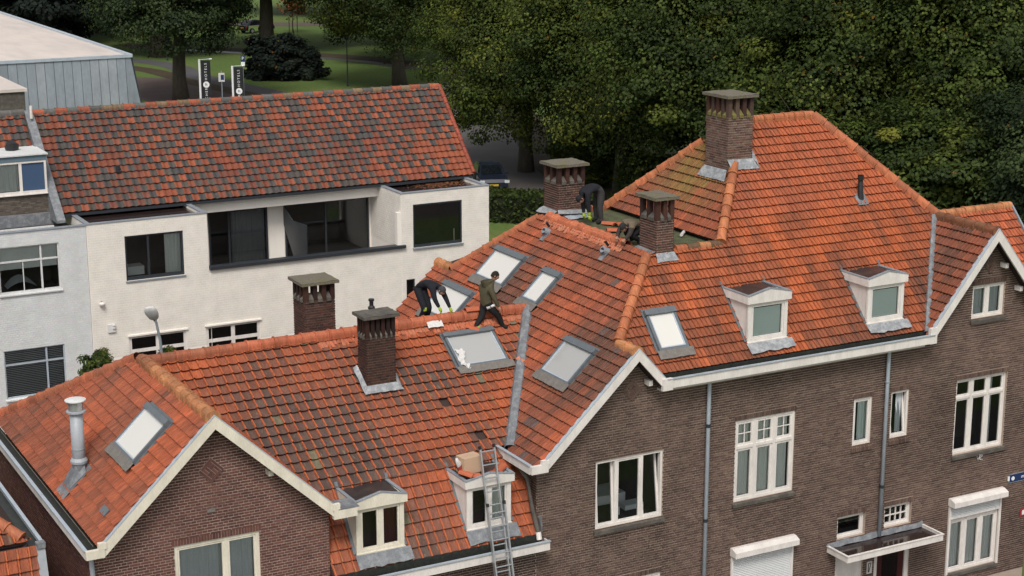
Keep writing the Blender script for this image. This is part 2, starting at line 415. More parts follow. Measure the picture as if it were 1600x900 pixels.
# ------------------------------------------------------------------ building pieces
def ring(mb, x0, x1, z0, z1, w, y0, y1, wb=None, mi=0):
    wb = w if wb is None else wb
    mb.box(x0, x0 + w, y0, y1, z0, z1, mi=mi); mb.box(x1 - w, x1, y0, y1, z0, z1, mi=mi)
    mb.box(x0 + w, x1 - w, y0, y1, z1 - w, z1, mi=mi); mb.box(x0 + w, x1 - w, y0, y1, z0, z0 + wb, mi=mi)
def tilt_mb(mb, z, y, ang):
    c, s = math.cos(ang), math.sin(ang)
    mb.v = [(a[0], y + (a[1] - y) * c + (a[2] - z) * s, z - (a[1] - y) * s + (a[2] - z) * c) for a in mb.v]
def light(win, x0, x1, z0, z1, y, paint, nx=1, nz=1, sw=.045, tilt=0.0, pane='pane', bar=.02, name='sash'):
    m = MB(); ring(m, x0, x1, z0, z1, sw, y - .03, y + .025)
    if tilt: tilt_mb(m, z0, y, tilt)
    m.build(name, paint, win)
    a0, a1, b0, b1 = x0 + sw, x1 - sw, z0 + sw, z1 - sw
    dx, dz = (a1 - a0) / nx, (b1 - b0) / nz
    for i in range(1, nx):
        m = MB().box(a0 + i * dx - bar / 2, a0 + i * dx + bar / 2, y - .022, y + .02, b0, b1)
        if tilt: tilt_mb(m, z0, y, tilt)
        m.build('glazing_bar', paint, win)
    for j in range(1, nz):
        MB().box(a0, a1, y - .02, y + .018, b0 + j * dz - bar / 2, b0 + j * dz + bar / 2).build('glazing_bar', paint, win)
    for i in range(nx):
        for j in range(nz):
            pa_, pb_ = a0 + i * dx + (bar / 2 if i else 0), a0 + (i + 1) * dx - (bar / 2 if i < nx - 1 else 0)
            pc_, pd_ = b0 + j * dz + (bar / 2 if j else 0), b0 + (j + 1) * dz - (bar / 2 if j < nz - 1 else 0)
            m = MB(); m.poly([(pa_, y, pc_), (pb_, y, pc_), (pb_, y, pd_), (pa_, y, pd_)])
            if tilt: tilt_mb(m, z0, y, tilt)
            m.build('pane', pane, win)
def curtain(win, x0, x1, z0, z1, y, matn, wav=.11, amp=.025, name='curtain'):
    m = MB(); n = max(4, int((x1 - x0) / .028)); ph = rnd() * 6
    def f(x): return y + amp * math.sin(x * 2 * math.pi / wav + ph + 1.3 * math.sin(x * 5 + ph)) + amp * .5 * math.sin(x * 31 + ph)
    xs = [x0 + (x1 - x0) * i / n for i in range(n + 1)]
    pts = [(x, f(x), z0) for x in xs] + [(x, f(x), z1) for x in xs]
    m.faces(pts, [(i, i + 1, i + n + 2, i + n + 1) for i in range(n)]); m.build(name, matn, win, smooth=True)
def interior(win, x0, x1, z0, z1, y0, y1, matn='interior_dark'):
    m = MB(); p = [(x0, y0, z0), (x1, y0, z0), (x1, y0, z1), (x0, y0, z1), (x0, y1, z0), (x1, y1, z0), (x1, y1, z1), (x0, y1, z1)]
    m.faces(p, [(4, 5, 6, 7), (0, 1, 5, 4), (1, 2, 6, 5), (2, 3, 7, 6), (3, 0, 4, 7)]); m.build('interior', matn, win)
def sill(win, x0, x1, z, h=.12, out=.07, matn='stone_sill', y=0.0):
    m = MB(); a = -.02
    m.faces([(x0 - .04, y - out, z - h), (x1 + .04, y - out, z - h), (x1 + .04, y + .05, z - h), (x0 - .04, y + .05, z - h),
             (x0 - .04, y - out, z - .035), (x1 + .04, y - out, z - .035), (x1 + .04, y + .05, z), (x0 - .04, y + .05, z)], MB.BF)
    m.build('sill', matn, win)
def brick_sill(win, x0, x1, z, colf, out=.05):
    n = max(3, round((x1 - x0 + .06) / .065)); s = (x1 - x0 + .06) / n; rg = random.Random(3)
    for i in range(n):
        m = MB(); a = x0 - .03 + i * s + .006; b = a + s - .012
        m.faces([(a, -out, z - .16), (b, -out, z - .16), (b, .02, z - .12), (a, .02, z - .12), (a, -out, z - .06), (b, -out, z - .06), (b, .05, z), (a, .05, z)], MB.BF, colf(Vector((a, 0, z)), rg))
        m.build('sill_brick', 'brick_red', win)
    MB().box(x0 - .03, x1 + .03, -.02, .02, z - .15, z - .055).build('sill_mortar', 'mortar_soot', win)
def window(house, x0, x1, z0, z1, cols, transom=None, top=(1, 1), paint='white_paint', y=.06, fw=.055, mw=.07, sil='stone', curt=None, pane='pane',
           tilts=None, room='interior_dark', colf=None, sw=.045, depth=.9, label=None):
    """cols: relative widths of the side-by-side lights; transom: height share of the lower lights"""
    m = MB(); ring(m, x0, x1, z0, z1, fw, y - .035, y + .07)
    ix0, ix1, iz0, iz1 = x0 + fw, x1 - fw, z0 + fw, z1 - fw
    tot = sum(cols); W_ = ix1 - ix0 - mw * (len(cols) - 1); xs = []; x = ix0
    for c in cols: xs.append((x, x + W_ * c / tot)); x += W_ * c / tot + mw
    for (a, b) in xs[:-1]: m.box(b, b + mw, y - .03, y + .07, iz0, iz1)
    zt = iz1
    if transom:
        zt = iz0 + (iz1 - iz0) * transom
        for a, b in xs: m.box(a, b, y - .045, y + .07, zt, zt + mw * .8)
    win = m.build('window', paint, house, label=label)
    for k, (a, b) in enumerate(xs):
        light(win, a, b, iz0, zt, y + .01, paint, tilt=(tilts or {}).get(k, 0.0), pane=pane, sw=sw)
        if transom: light(win, a, b, zt + mw * .8, iz1, y + .01, paint, top[0], top[1], pane=pane, sw=sw * .9)
    interior(win, x0 + .01, x1 - .01, z0 + .01, z1 - .01, y + .075, y + depth, room)
    if curt:
        for c in curt: curtain(win, ix0 + (ix1 - ix0) * c[0], ix0 + (ix1 - ix0) * c[1], z0 + .03 if len(c) < 4 else c[3], z1 - .03, y + .088, c[2])
    if sil == 'stone': sill(win, x0, x1, z0 - .002)
    elif sil == 'brick': brick_sill(win, x0, x1, z0 - .002, colf)
    return win
def skylight(house, roof, u0, u1, v0, v1, pane='pane_sky', hood=.125, fw=.058, apron=(.07, .09, .21), ht=.12, label=None):
    def b(mb, a0, a1, c0, c1, n0, n1): mb.obox(roof.P(a0, c0, n0), roof.U * (a1 - a0), roof.V * (c1 - c0), roof.N * (n1 - n0))
    m = MB(); b(m, u0, u0 + fw, v0, v1 - hood, .0, ht); b(m, u1 - fw, u1, v0, v1 - hood, .0, ht); b(m, u0 + fw, u1 - fw, v0, v0 + fw, .0, ht)
    s = m.build('skylight', 'skylight_frame', house, label=label)
    m = MB(); b(m, u0 - .015, u1 + .015, v1 - hood, v1, .0, ht + .03); b(m, u0 - .02, u1 + .02, v1 - hood - .012, v1 - hood + .02, .0, ht + .05); m.build('hood', 'skylight_frame', s)
    m = MB(); i = .028; z = ht - .02
    b(m, u0 + fw, u0 + fw + i, v0 + fw, v1 - hood, .02, ht - .008); b(m, u1 - fw - i, u1 - fw, v0 + fw, v1 - hood, .02, ht - .008); b(m, u0 + fw + i, u1 - fw - i, v0 + fw, v0 + fw + i, .02, ht - .008)
    m.build('sash', 'zinc_light', s)
    m = MB(); b(m, u0 + fw + i, u1 - fw - i, v0 + fw + i, v1 - hood, .01, ht - .03); m.build('pane', pane, s)
    m = MB()
    b(m, u0 - .05, u0, v0, v1 + .0, .005, .05); b(m, u1, u1 + .05, v0, v1, .005, .05); b(m, u0 - .05, u1 + .05, v1, v1 + .06, .005, .06)
    m.build('side_flashing', 'skylight_frame', s)
    if apron:
        m = MB(); a0, a1, d = u0 - apron[0], u1 + apron[1], apron[2]; n = 14; pts = []
        for k in range(n + 1):
            u = a0 + (a1 - a0) * k / n; pts += [roof.P(u, v0 - d + ru(-.008, .008), .128 + (.005 if k % 2 else 0)), roof.P(u, v0 + .01, .124 + (.004 if k % 2 else 0))]
        m.faces(pts, [(2 * k, 2 * k + 2, 2 * k + 3, 2 * k + 1) for k in range(n)]); m.build('apron_flashing', 'lead_drab', s)
    return s
def dormer(house, x0, x1, yf, zb, zs, zp, slope_z, paint, two=False, blind=None, curt=None, ov=.06, fas=.17, flip=False, label=None):
    """slope_z(y) is the roof height at y; zs side height of the little roof, zp its middle"""
    yb = yf
    while slope_z(yb) < zs + .02: yb += .02
    yl = yf
    w = .075
    m = MB()      # cheeks
    for xa, xb in ((x0, x0 + .05), (x1 - .05, x1)):
        pr = [(yf + .05, zb - .25), (yf + .05, zs - .02), (yb, zs - .02), (yb, slope_z(yb) - .3)]
        pr[0] = (yf + .05, slope_z(yf) - .25)
        a = [(xa, y, z) for y, z in pr]; b = [(xb, y, z) for y, z in pr]
        m.faces(a + b, [(0, 1, 2, 3), (7, 6, 5, 4), (0, 4, 5, 1), (1, 5, 6, 2), (2, 6, 7, 3), (3, 7, 4, 0)])
    m.box(x0, x1, yf + .05, yb, zs - .10, zs - .07)
    d = m.build('dormer', paint, house, label=label)
    m = MB(); zf = zs - fas   # window frame front
    m.box(x0, x0 + .10, yf - .02, yf + .06, zb, zf); m.box(x1 - .10, x1, yf - .02, yf + .06, zb, zf)
    m.box(x0 + .10, x1 - .10, yf - .02, yf + .06, zf - .05, zf); m.box(x0 - .01, x1 + .01, yf - .055, yf + .06, zb - .02, zb + .055)
    m.box(x0 + .10, x1 - .10, yf - .028, yf + .05, zb + .055, zb + .115)
    m.build('window_frame', paint, d)
    a, b, c0, c1 = x0 + .105, x1 - .105, zb + .118, zf - .053
    pn = 'pane'
    if two:
        mid = (a + b) / 2; MB().box(mid - .035, mid + .035, yf - .015, yf + .06, c0, c1).build('mullion', paint, d)
        light(d, a, mid - .037, c0, c1, yf + .02, paint, sw=.04, pane=pn); light(d, mid + .037, b, c0, c1, yf + .02, paint, sw=.04, pane=pn)
    else: light(d, a, b, c0, c1, yf + .02, paint, sw=.05, pane=pn)
    interior(d, x0 + .052, x1 - .052, zb + .06, zf - .01, yf + .07, yf + .9, 'interior_dark')
    if blind: MB().box(a + .06, b - .06, yf + .05, yf + .056, c0 + .04, c1 - .09).build('blind', blind, d)
    if curt:
        for u0, u1, cm in curt: curtain(d, a + (b - a) * u0, a + (b - a) * u1, c0, c1, yf + .12, cm)
    X0, X1, xm = x0 - ov, x1 + ov, (x0 + x1) / 2          # fascia, front one peaked
    yo = yf - ov - .02
    m = MB(); pts = [(X0, yo, zf), (X1, yo, zf), (X1, yo, zs), (xm, yo, zp), (X0, yo, zs)]; q = [(x, yo + .04, z) for x, y, z in pts]
    m.faces(pts + q, [(0, 1, 2, 3, 4), (9, 8, 7, 6, 5)] + [(i, i + 5, (i + 1) % 5 + 5, (i + 1) % 5) for i in range(5)])
    m.build('front_fascia', paint, d)
    for xa in (X0, X1 - .04): MB().box(xa, xa + .04, yo + .041, yb + .05, zf, zs - .002).build('side_fascia', paint, d)
    m = MB(); e = .014       # felt roof, a little below the rim
    r = [(X0 + .04, yo + .041), (X0 + .04, yb + .12), (xm, yb + .12), (xm, yo + .041), (X1 - .04, yb + .12), (X1 - .04, yo + .041)]
    zz = [zs - .035, zs - .02, zs - .018, zp - .045, zs - .02, zs - .035]
    m.faces([(x, y, z) for (x, y), z in zip(r, zz)], [(0, 3, 2, 1), (3, 5, 4, 2)]); m.build('felt_roof', 'bitumen', d)
    m = MB()
    for pa, pb in (((X0, yo - .01, zs), (xm, yo - .01, zp)), ((xm, yo - .01, zp), (X1, yo - .01, zs))):
        m.bar((pa[0], pa[1] + .035, pa[2] + .006), (pb[0], pb[1] + .035, pb[2] + .006), .075, .022)
    for xa in (X0 + .035, X1 - .035): m.bar((xa, yo + .06, zs + .007), (xa, yb - .02, zs + .007), .08, .022)
    m.build('roof_rim', 'zinc', d)
    m = MB(); n = 10; ax0, ax1 = x0 - .05, x1 + .12     # lead apron below the sill
    pts = []
    s = (slope_z(yf) - slope_z(yf - .2)) / .2; nn = Vector((0, -s, 1)).normalized()
    for k in range(n + 1):
        x = ax0 + (ax1 - ax0) * k / n; y2 = yf - .17 + ru(-.02, .015)
        pts += [Vector((x, y2, slope_z(y2))) + nn * (.132 + (.005 if k % 2 else 0)), Vector((x, yf - .060, zb + .035)), ]
    m.faces(pts, [(2 * k, 2 * k + 2, 2 * k + 3, 2 * k + 1) for k in range(n)]); m.build('apron_flashing', 'lead_pale' if blind else 'lead', d)
    for xa in (x0 - .035, x1 + .035): MB().bar((xa, yf + .0, slope_z(yf) + .10), (xa, yb, slope_z(yb) + .10), .07, .02).build('side_flashing', 'skylight_frame', d)
    return d
def soot(base, k):
    def f(p, rg):
        c = rg.choice(base); s = rg.uniform(.85, 1.12) * k(p); return tuple(x * s for x in c)
    return f
BRICK_A = [(.165, .072, .058), (.18, .08, .063), (.145, .066, .055), (.13, .06, .052), (.17, .082, .068)]
BRICK_B = [(.125, .078, .062), (.14, .088, .070), (.112, .070, .058), (.10, .064, .055), (.155, .104, .080)]
BRICK_C = [(.115, .052, .040), (.135, .062, .046), (.09, .045, .038), (.075, .042, .036)]
def chimney(house, x0, x1, y0, y1, zb, zt, capz, nf=4, ns=3, base=BRICK_C, dark=.8, cap_ov=.085, flash=True, pale_left=False, label=None, flash_z=None, pw=.11, capm='concrete_moss', ledgem='stone_sill'):
    col = soot(base, lambda p: dark * cl(1.15 - max(0.0, p.z - zt + .5) * .5, .45, 1.1))
    m = MB().box(x0 + .012, x1 - .012, y0 + .012, y1 - .012, zb, zt - .01)
    c = m.build('chimney', 'mortar_grey' if pale_left else 'mortar_soot', house, label=label)
    b = MB(); wx, wy = x1 - x0, y1 - y0; i = .012
    for O, U, Nn, L in (((x0, y0 + i, 0), (1, 0, 0), (0, -1, 0), wx), ((x0 + i, y1, 0), (0, -1, 0), (-1, 0, 0), wy), ((x1 - i, y0, 0), (0, 1, 0), (1, 0, 0), wy), ((x1, y1 - i, 0), (-1, 0, 0), (0, 1, 0), wx)):
        bricks(b, O, U, Nn, [[(0, zb), (L, zb), (L, zt), (0, zt)]], [], col, seed=int(x0 * 10), bl=.205)
    b.build('brick_face', 'brick_red', c, kind='stuff')
    p = pw     # lantern of small brick piers with openings
    def pier(xa, xb, ya, yb): MB().box(xa, xb, ya, yb, zt - .01, capz, tuple(v * dark * .6 for v in random.choice(base))).build('pier', 'brick_red', c)
    for k in range(nf + 1):
        t = x0 + (wx - p) * k / nf
        pier(t, t + p, y0, y0 + p); pier(t, t + p, y1 - p, y1)
    for k in range(1, ns):
        t = y0 + (wy - p) * k / ns
        pier(x0, x0 + p, t, t + p); pier(x1 - p, x1, t, t + p)
    m = MB(); e = .022    # sloping mossy ledges at the foot of the openings
    hh = .15
    for (xa, xb, ya, yb, ox, oy) in [(x0 + p + (wx - p) * k / nf, x0 + (wx - p) * (k + 1) / nf, y0, y0 + .12, 0, -1) for k in range(nf)] + [(x0, x0 + .12, y0 + p + (wy - p) * k / ns, y0 + (wy - p) * (k + 1) / ns, -1, 0) for k in range(ns)]:
        g = ru(.6, 1.2)
        m = MB()
        if oy: m.faces([(xa, y0 - .035, zt - .06), (xb, y0 - .035, zt - .06), (xb, y0 + .13, zt - .06), (xa, y0 + .13, zt - .06), (xa, y0 - .035, zt + .02), (xb, y0 - .035, zt + .02), (xb, y0 + .13, zt + hh), (xa, y0 + .13, zt + hh)], MB.BF)
        else: m.faces([(x0 - .035, yb, zt - .06), (x0 - .035, ya, zt - .06), (x0 + .13, ya, zt - .06), (x0 + .13, yb, zt - .06), (x0 - .035, yb, zt + .02), (x0 - .035, ya, zt + .02), (x0 + .13, ya, zt + hh), (x0 + .13, yb, zt + hh)], MB.BF)
        m.build('ledge', ledgem, c)
    m = MB(); n = 8; o = cap_ov       # rough concrete cap
    xs = [x0 - o + (wx + 2 * o) * k / n for k in range(n + 1)]; ys = [y0 - o + (wy + 2 * o) * k / n for k in range(n + 1)]
    top = [(x + ru(-.008, .008), y + ru(-.008, .008), capz + .07 + .015 * (1 - abs(2 * a / n - 1)) * (1 - abs(2 * bb / n - 1)) + ru(-.006, .008)) for a, x in enumerate(xs) for bb, y in enumerate(ys)]
    q = n + 1
    fs = [(a * q + bb, (a + 1) * q + bb, (a + 1) * q + bb + 1, a * q + bb + 1) for a in range(n) for bb in range(n)]
    m.faces(top, fs); bt = [(x0 - o, y0 - o), (x1 + o, y0 - o), (x1 + o, y1 + o), (x0 - o, y1 + o)]
    m.faces([(x, y, capz) for x, y in bt] + [(x, y, capz + .067) for x, y in bt], [(3, 2, 1, 0), (0, 1, 5, 4), (1, 2, 6, 5), (2, 3, 7, 6), (3, 0, 4, 7)])
    m.build('cap', capm, c)
    return c
def lead_skirt(c, pts_low, pts_high, matn='lead_pale', name='flashing'):
    """crumpled lead sheet between two polylines"""
    m = MB(); n = len(pts_low); L = [Vector(p).lerp(Vector(q), .30) + Vector((ru(-.012, .012), ru(-.012, .012), ru(-.006, .012))) for p, q in zip(pts_low, pts_high)]; Hh = [Vector(p) for p in pts_high]
    mid = [(a + b) / 2 + Vector((ru(-.01, .01), ru(-.01, .01), ru(0, .014))) for a, b in zip(L, Hh)]
    m.faces(L + mid + Hh, [(i, i + 1, i + 1 + n, i + n) for i in range(n - 1)] + [(i + n, i + 1 + n, i + 1 + 2 * n, i + 2 * n) for i in range(n - 1)])
    m.build(name, matn, c)
def seg(p, q, n): p, q = Vector(p), Vector(q); return [p.lerp(q, k / n) for k in range(n + 1)]
def extrude_xz(mb, prof, y0, y1):
    k = len(prof); A = sum(p[0] * q[1] - q[0] * p[1] for p, q in zip(prof, prof[1:] + prof[:1]))
    if A < 0: prof = prof[::-1]
    a = [(x, y0, z) for x, z in prof]; b = [(x, y1, z) for x, z in prof]
    mb.faces(a + b, [tuple(range(k)), tuple(range(k, 2 * k))[::-1]] + [(i, i + k, (i + 1) % k + k, (i + 1) % k) for i in range(k)])
def verge(house, foot, peak, h, y0, y1, paint, ret=None, label=None):
    """raking white board from foot (x,z) to peak (x,z), top edge given, h measured vertically"""
    m = MB(); extrude_xz(m, [foot, peak, (peak[0], peak[1] - h), (foot[0], foot[1] - h)], y0, y1)
    v = m.build('verge_board', paint, house)
    m = MB(); m.bar((foot[0], (y0 + y1) / 2 + .02, foot[1] + .012), (peak[0], (y0 + y1) / 2 + .02, peak[1] + .012), .10, .022)
    m.build('verge_capping', 'zinc_light', v)
    return v
def gutter_x(house, x0, x1, yo, yi, zb, zt, paint, lip='zinc_light', ends=True):
    """box gutter along X, open on top: painted fascia outside, dark channel inside"""
    m = MB().box(x0, x1, yo, yo + .03, zb, zt); m.box(x0, x1, yo + .031, yi, zb + .03, zb + .05)
    if ends: m.box(x0, x0 + .03, yo + .031, yi, zb + .051, zt - .002); m.box(x1 - .03, x1, yo + .031, yi, zb + .051, zt - .002)
    g = m.build('gutter', paint, house)
    MB().box(x0 + .031, x1 - .031, yo + .032, yi - .002, zb + .052, zt - .075).build('channel', 'gutter_dark', g)
    MB().box(x0 - .01, x1 + .01, yo - .03, yo + .045, zt + .001, zt + .022).build('lip', lip, g)
    return g
def gutter_y(house, y0, y1, xo, xi, zb, zt, paint, lip='zinc_light', moss=False):
    s = 1 if xi > xo else -1
    m = MB().box(min(xo, xo + s * .03), max(xo, xo + s * .03), y0, y1, zb, zt); m.box(min(xo + s * .031, xi), max(xo + s * .031, xi), y0, y1, zb + .03, zb + .05)
    g = m.build('gutter', paint, house)
    MB().box(min(xo + s * .032, xi), max(xo + s * .032, xi), y0 + .03, y1 - .03, zb + .052, zt - .075).build('channel', 'gutter_dark', g)
    MB().box(min(xo - s * .03, xo + s * .045), max(xo - s * .03, xo + s * .045), y0 - .01, y1 + .01, zt + .001, zt + .022).build('lip', lip, g)
    return g
def downpipe(house, pts, r=.045, matn='zinc_light', joints=(), brackets=()):
    d = MB().tube(pts, r, 10).build('downpipe', matn, house, smooth=True)
    for j in joints: MB().tube([(j[0], j[1], j[2] - .04), (j[0], j[1], j[2] + .04)], r * 1.25, 10).build('pipe_collar', 'anthracite', d)
    for j in brackets: MB().tube([(j[0], j[1], j[2] - .015), (j[0], j[1], j[2] + .015)], r * 1.3, 10).build('pipe_bracket', 'zinc', d)
    return d
def diamond(house, x, z, s, mort, colf, y=-.019):
    """ornamental lozenge of bricks set in the gable"""
    rg = random.Random(int(x)); d = .70710678
    base = MB(); base.poly([(x, y - .002, z - s), (x + s, y - .002, z), (x, y - .002, z + s), (x - s, y - .002, z)][::1], mi=0)
    o = base.build('brick_lozenge', mort, house)
    m = MB(); L = s / d; e1 = Vector((d, 0, d)); e2 = Vector((-d, 0, d)); O = Vector((x, y - .003, z - s))
    def br(a0, a1, b0, b1):
        a0 += .006; a1 -= .006; b0 += .006; b1 -= .006
        m.obox(O + e1 * a0 + e2 * b0, e1 * (a1 - a0), e2 * (b1 - b0), (0, -.014, 0), colf(O, rg))
    t = L / 6.0
    br(0, 5 * t, 0, t); br(5 * t, L, 0, 5 * t); br(t, L, 5 * t, L); br(0, t, t, L)
    for k in range(2):
        for q in range(2):
            A, B = t + k * 2 * t, t + q * 2 * t
            if (k + q) % 2: br(A, A + t, B, B + 2 * t); br(A + t, A + 2 * t, B, B + 2 * t)
            else: br(A, A + 2 * t, B, B + t); br(A, A + 2 * t, B + t, B + 2 * t)
    m.build('brick_pattern', 'brick_red', o)
# ================================================================== brick house with two gables' row: left house
T = .945; ZR = 8.42; XA = 10.15; YR = 4.4
def mixtile(orange, dark, t, rg, s=1.0):
    c = lerp(orange, dark, cl(t)); k = rg.uniform(.86, 1.14) * s; return tuple(x * k for x in c)
BROWN = (.15, .068, .045); GREYB = (.125, .080, .066); MOSS = (.25, .17, .045)
def col_a_front(p, i, j, rg):
    x, y = p.x, p.y
    d = .72 + .8 * vn(x * .42, y * .6, 3.1) + .35 * vn(x * 1.5, y * 1.8, 8.2) + rg.uniform(-.15, .15) + .35 * cl(1 - abs(x - 14.2) / 2.4) * cl((3.6 - y) / 1.2)
    d -= .55 * cl((y - 3.3) / 1.1) + .30 * cl((x - 15.6) / 2.5)
    if y < .95: d = .50 + .7 * vn(x * .9, y * 1.2, 5.5) + rg.uniform(-.2, .2) - .22 * cl((x - 14.3) / 1.5)
    c = mixtile((.45, .115, .047), GREYB, d, rg)
    if rg.random() < .02: c = (.20, .17, .11)
    return c
def col_a_left(p, i, j, rg):
    d = .26 + .75 * vn(p.y * .6, p.x * .9, 2.2) + .35 * vn(p.y * 2.2, p.x * 2, 7) + rg.uniform(-.1, .12) + .35 * cl((p.y - 4.2) / 4)
    return mixtile((.48, .118, .048), BROWN, d, rg)
def col_b_left(p, i, j, rg):
    d = .50 + .8 * vn(p.y * .7, p.x * .9, 4.4) + .5 * vn(p.y * 2.4, p.x * 2.2, 1.7) + rg.uniform(-.11, .12) - .35 * cl((p.x - 20.8) / .9)
    d -= .25 * cl((p.y - 5.5) / 3)
    if rg.random() < .03: return tuple(v * .9 for v in (.16, .10, .085))
    return mixtile((.46, .115, .048), BROWN, d, rg)
def col_b_front(p, i, j, rg):
    d = .20 + .6 * vn(p.x * .5, p.y * .9, 6.1) + .6 * vn(p.x * 2.0, p.y * 1.6, 9.4) + rg.uniform(-.10, .14) + .45 * cl((1.7 - p.y) / 1.6) - .35 * cl((1.2 - p.y) * 3) * cl((22.6 - p.x) / .8)
    c = mixtile((.52, .130, .045), BROWN, d, rg)
    if p.y > 2.2: c = lerp(c, (.50, .135, .062), .5)
    return c
def col_tall_left(p, i, j, rg):
    d = .42 + .5 * vn(p.y * .9, p.x * 1.2, 3) + rg.uniform(-.22, .22)
    c = mixtile((.40, .10, .042), BROWN, d, rg)
    ms = cl((p.x - 23.95) / .6) * cl(1.3 - abs(p.y - 4.4) / 1.5)
    return lerp(c, MOSS, .95 * ms * cl(.7 + vn(p.y * 3, p.x * 3) + rg.uniform(-.2, .2)))
def col_c(p, i, j, rg):
    d = .62 + .5 * vn(p.y * .9, p.x * 1.2, 13) + rg.uniform(-.25, .25); return mixtile((.40, .10, .043), BROWN, d, rg)
def col_c_front(p, i, j, rg): return mixtile((.54, .14, .06), BROWN, .05 + rg.uniform(-.1, .25), rg)

HA = house_thing('brick_house', 'left brick house with a front gable, two dormers and ladder against its weathered tile roof', 'house', (12.6, 4.4, 0))
FL_W, FL_H = .235, .245
HO_W, HO_H = .222, .268
# slopes
rAL = Roof((7.78, 8.9, ZR - T * (XA - 7.78)), (0, -1, 0), (1, 0, T))
def al(x, y): return rAL.uv((x, y, ZR - T * (XA - x)))
pcAL = [[al(7.78, 8.7), al(7.78, -.33), al(XA, -.33), al(XA, YR)]]
rAR = Roof((12.74, -.33, ZR - T * (12.74 - XA)), (0, 1, 0), (-1, 0, T))
def ar(x, y): return rAR.uv((x, y, ZR - T * (x - XA)))
pcAR = [[ar(12.74, -.33), ar(12.74, .92), ar(XA, YR), ar(XA, -.33)]]
SU = .661; ZK = 8.27 - SU * (YR - .95); SLW = (ZK - 4.36) / 1.23
rAU = Roof((10.0, .95, ZK), (1, 0, 0), (0, 1, SU))
def zau(y): return 8.27 - SU * (YR - y)
def au(x, y): return rAU.uv((x, y, zau(y)))
pcAU = [[au(12.72, .95), au(17.42, .95), au(19.79, YR), au(10.2, YR)]]
def zlow(y): return ZK + SLW * (y - .95)
rLO = Roof((12.66, -.18, zlow(-.18)), (1, 0, 0), (0, 1, SLW))
def alo(x, y): return rLO.uv((x, y, zlow(y)))
pcLO = [[alo(12.66, -.18), alo(17.6, -.18), alo(17.6, .97), alo(12.66, .97)]]
rAB = Roof((19.7, 8.6, 8.27 - .6 * (8.6 - YR)), (-1, 0, 0), (0, -1, .6))
def ab(x, y): return rAB.uv((x, y, 8.27 - .6 * (y - YR)))
pcAB = [[ab(10.2, YR), ab(19.79, YR), ab(17.45, 8.3), ab(17.45, 8.8), ab(7.78, 8.8)]]
# skylight rectangles on the slopes
def rect(f, x0, x1, y0, y1):
    p = [f(x0, y0), f(x1, y0), f(x1, y1), f(x0, y1)]; us = [a[0] for a in p]; vs = [a[1] for a in p]; return (min(us), max(us), min(vs), max(vs))
S7 = rect(al, 8.92, 9.72, .88, 2.26)
S5 = rect(au, 17.29, 18.60, 3.16, 4.06)
def grow(r, e, ap=.05): return (r[0] - e, r[1] + e, r[2] - ap, r[3] + e)
d = MB(); deck(d, rAL, pcAL); deck(d, rAR, pcAR); deck(d, rAU, pcAU); deck(d, rLO, pcLO); deck(d, rAB, pcAB)
roofA = d.build('roof', 'roof_deck', HA)
GAPS = [au(16.63, 2.37), au(17.03, 1.60), au(17.36, 1.13)]
def missA(i, j, u, v): return any(0 <= g[0] - u < HO_W and 0 <= g[1] - v < HO_H for g in GAPS)
w1, c1 = tile_slope(rAU, pcAU, HO_W, HO_H, 'holland', 'tile_weathered', col_a_front, [grow(S5, .06)], missA, seed=1)
d1r = (13.30, 14.35); d2r = (15.88, 16.95)
hl = [rect(alo, a + .02, b - .02, -.08, .9) for a, b in (d1r, d2r)]
w2, c2 = tile_slope(rLO, pcLO, HO_W, HO_H, 'holland', 'tile_weathered', col_a_front, hl, seed=2)
for a in ('v', 'c', 'k', 'm'): pass
def join(a, b):
    o = len(a.v); a.v += b.v; a.f += [tuple(i + o for i in f) for f in b.f]; a.c += b.c; a.k += b.k; a.m += b.m; return a
finish_tiles(roofA, 'roof_tile', w1 + w2, join(c1, c2), 'holland', HO_W, HO_H, 'tile_weathered', 230)
w1, c1 = tile_slope(rAL, pcAL, FL_W, FL_H, 'flat', 'tile_side', col_a_left, [grow(S7, .06)], seed=3)
w2, c2 = tile_slope(rAR, pcAR, FL_W, FL_H, 'flat', 'tile_side', col_a_left, seed=4)
w3, c3 = tile_slope(rAB, pcAB, FL_W, FL_H, 'flat', 'tile_orange', col_a_left, seed=5)
finish_tiles(roofA, 'roof_tile', w1, join(join(c1, c2), c3), 'flat', FL_W, FL_H, 'tile_side', 70)
mm = MB()
for lst in (w2, w3):
    for roof, u, v, dn, tw, col in lst:
        R_ = roof.M(u, v, dn)
        for pg, k in TILE_MESH[('flat', FL_W, FL_H, 'tile_orange')]: mm.poly([R_ @ Vector(p) for p in pg], col, k)
mm.build('roof_tile_field', 'tile_orange', roofA, kind='stuff')
# ridges
YEL = (.54, .235, .10); OLD = (.36, .125, .065); NEWO = (.60, .165, .08)
ridge_line(HA, (XA, -.36, ZR - .02), (XA, YR - .05, ZR - .02), lambda i, n: lerp(YEL, OLD, cl(ru(-.1, .3) + .6 * cl((i - n + 4) / 4))), r=.135, step=.33)
ridge_line(HA, (XA + .1, YR, 8.33), (14.2, YR, 8.35), lambda i, n: lerp(OLD, NEWO, cl(i / n + ru(-.3, .3))), r=.12)
ridge_line(HA, (14.2, YR, 8.35), (19.75, YR, 8.35), lambda i, n: lerp(NEWO, OLD, ru(0, .35)), r=.13, jit=2.0)
ridge_line(HA, (7.8, 8.66, 6.22), (XA - .05, YR + .12, ZR - .03), lambda i, n: lerp(OLD, NEWO, ru(0, .6)), r=.115, lift=.04)
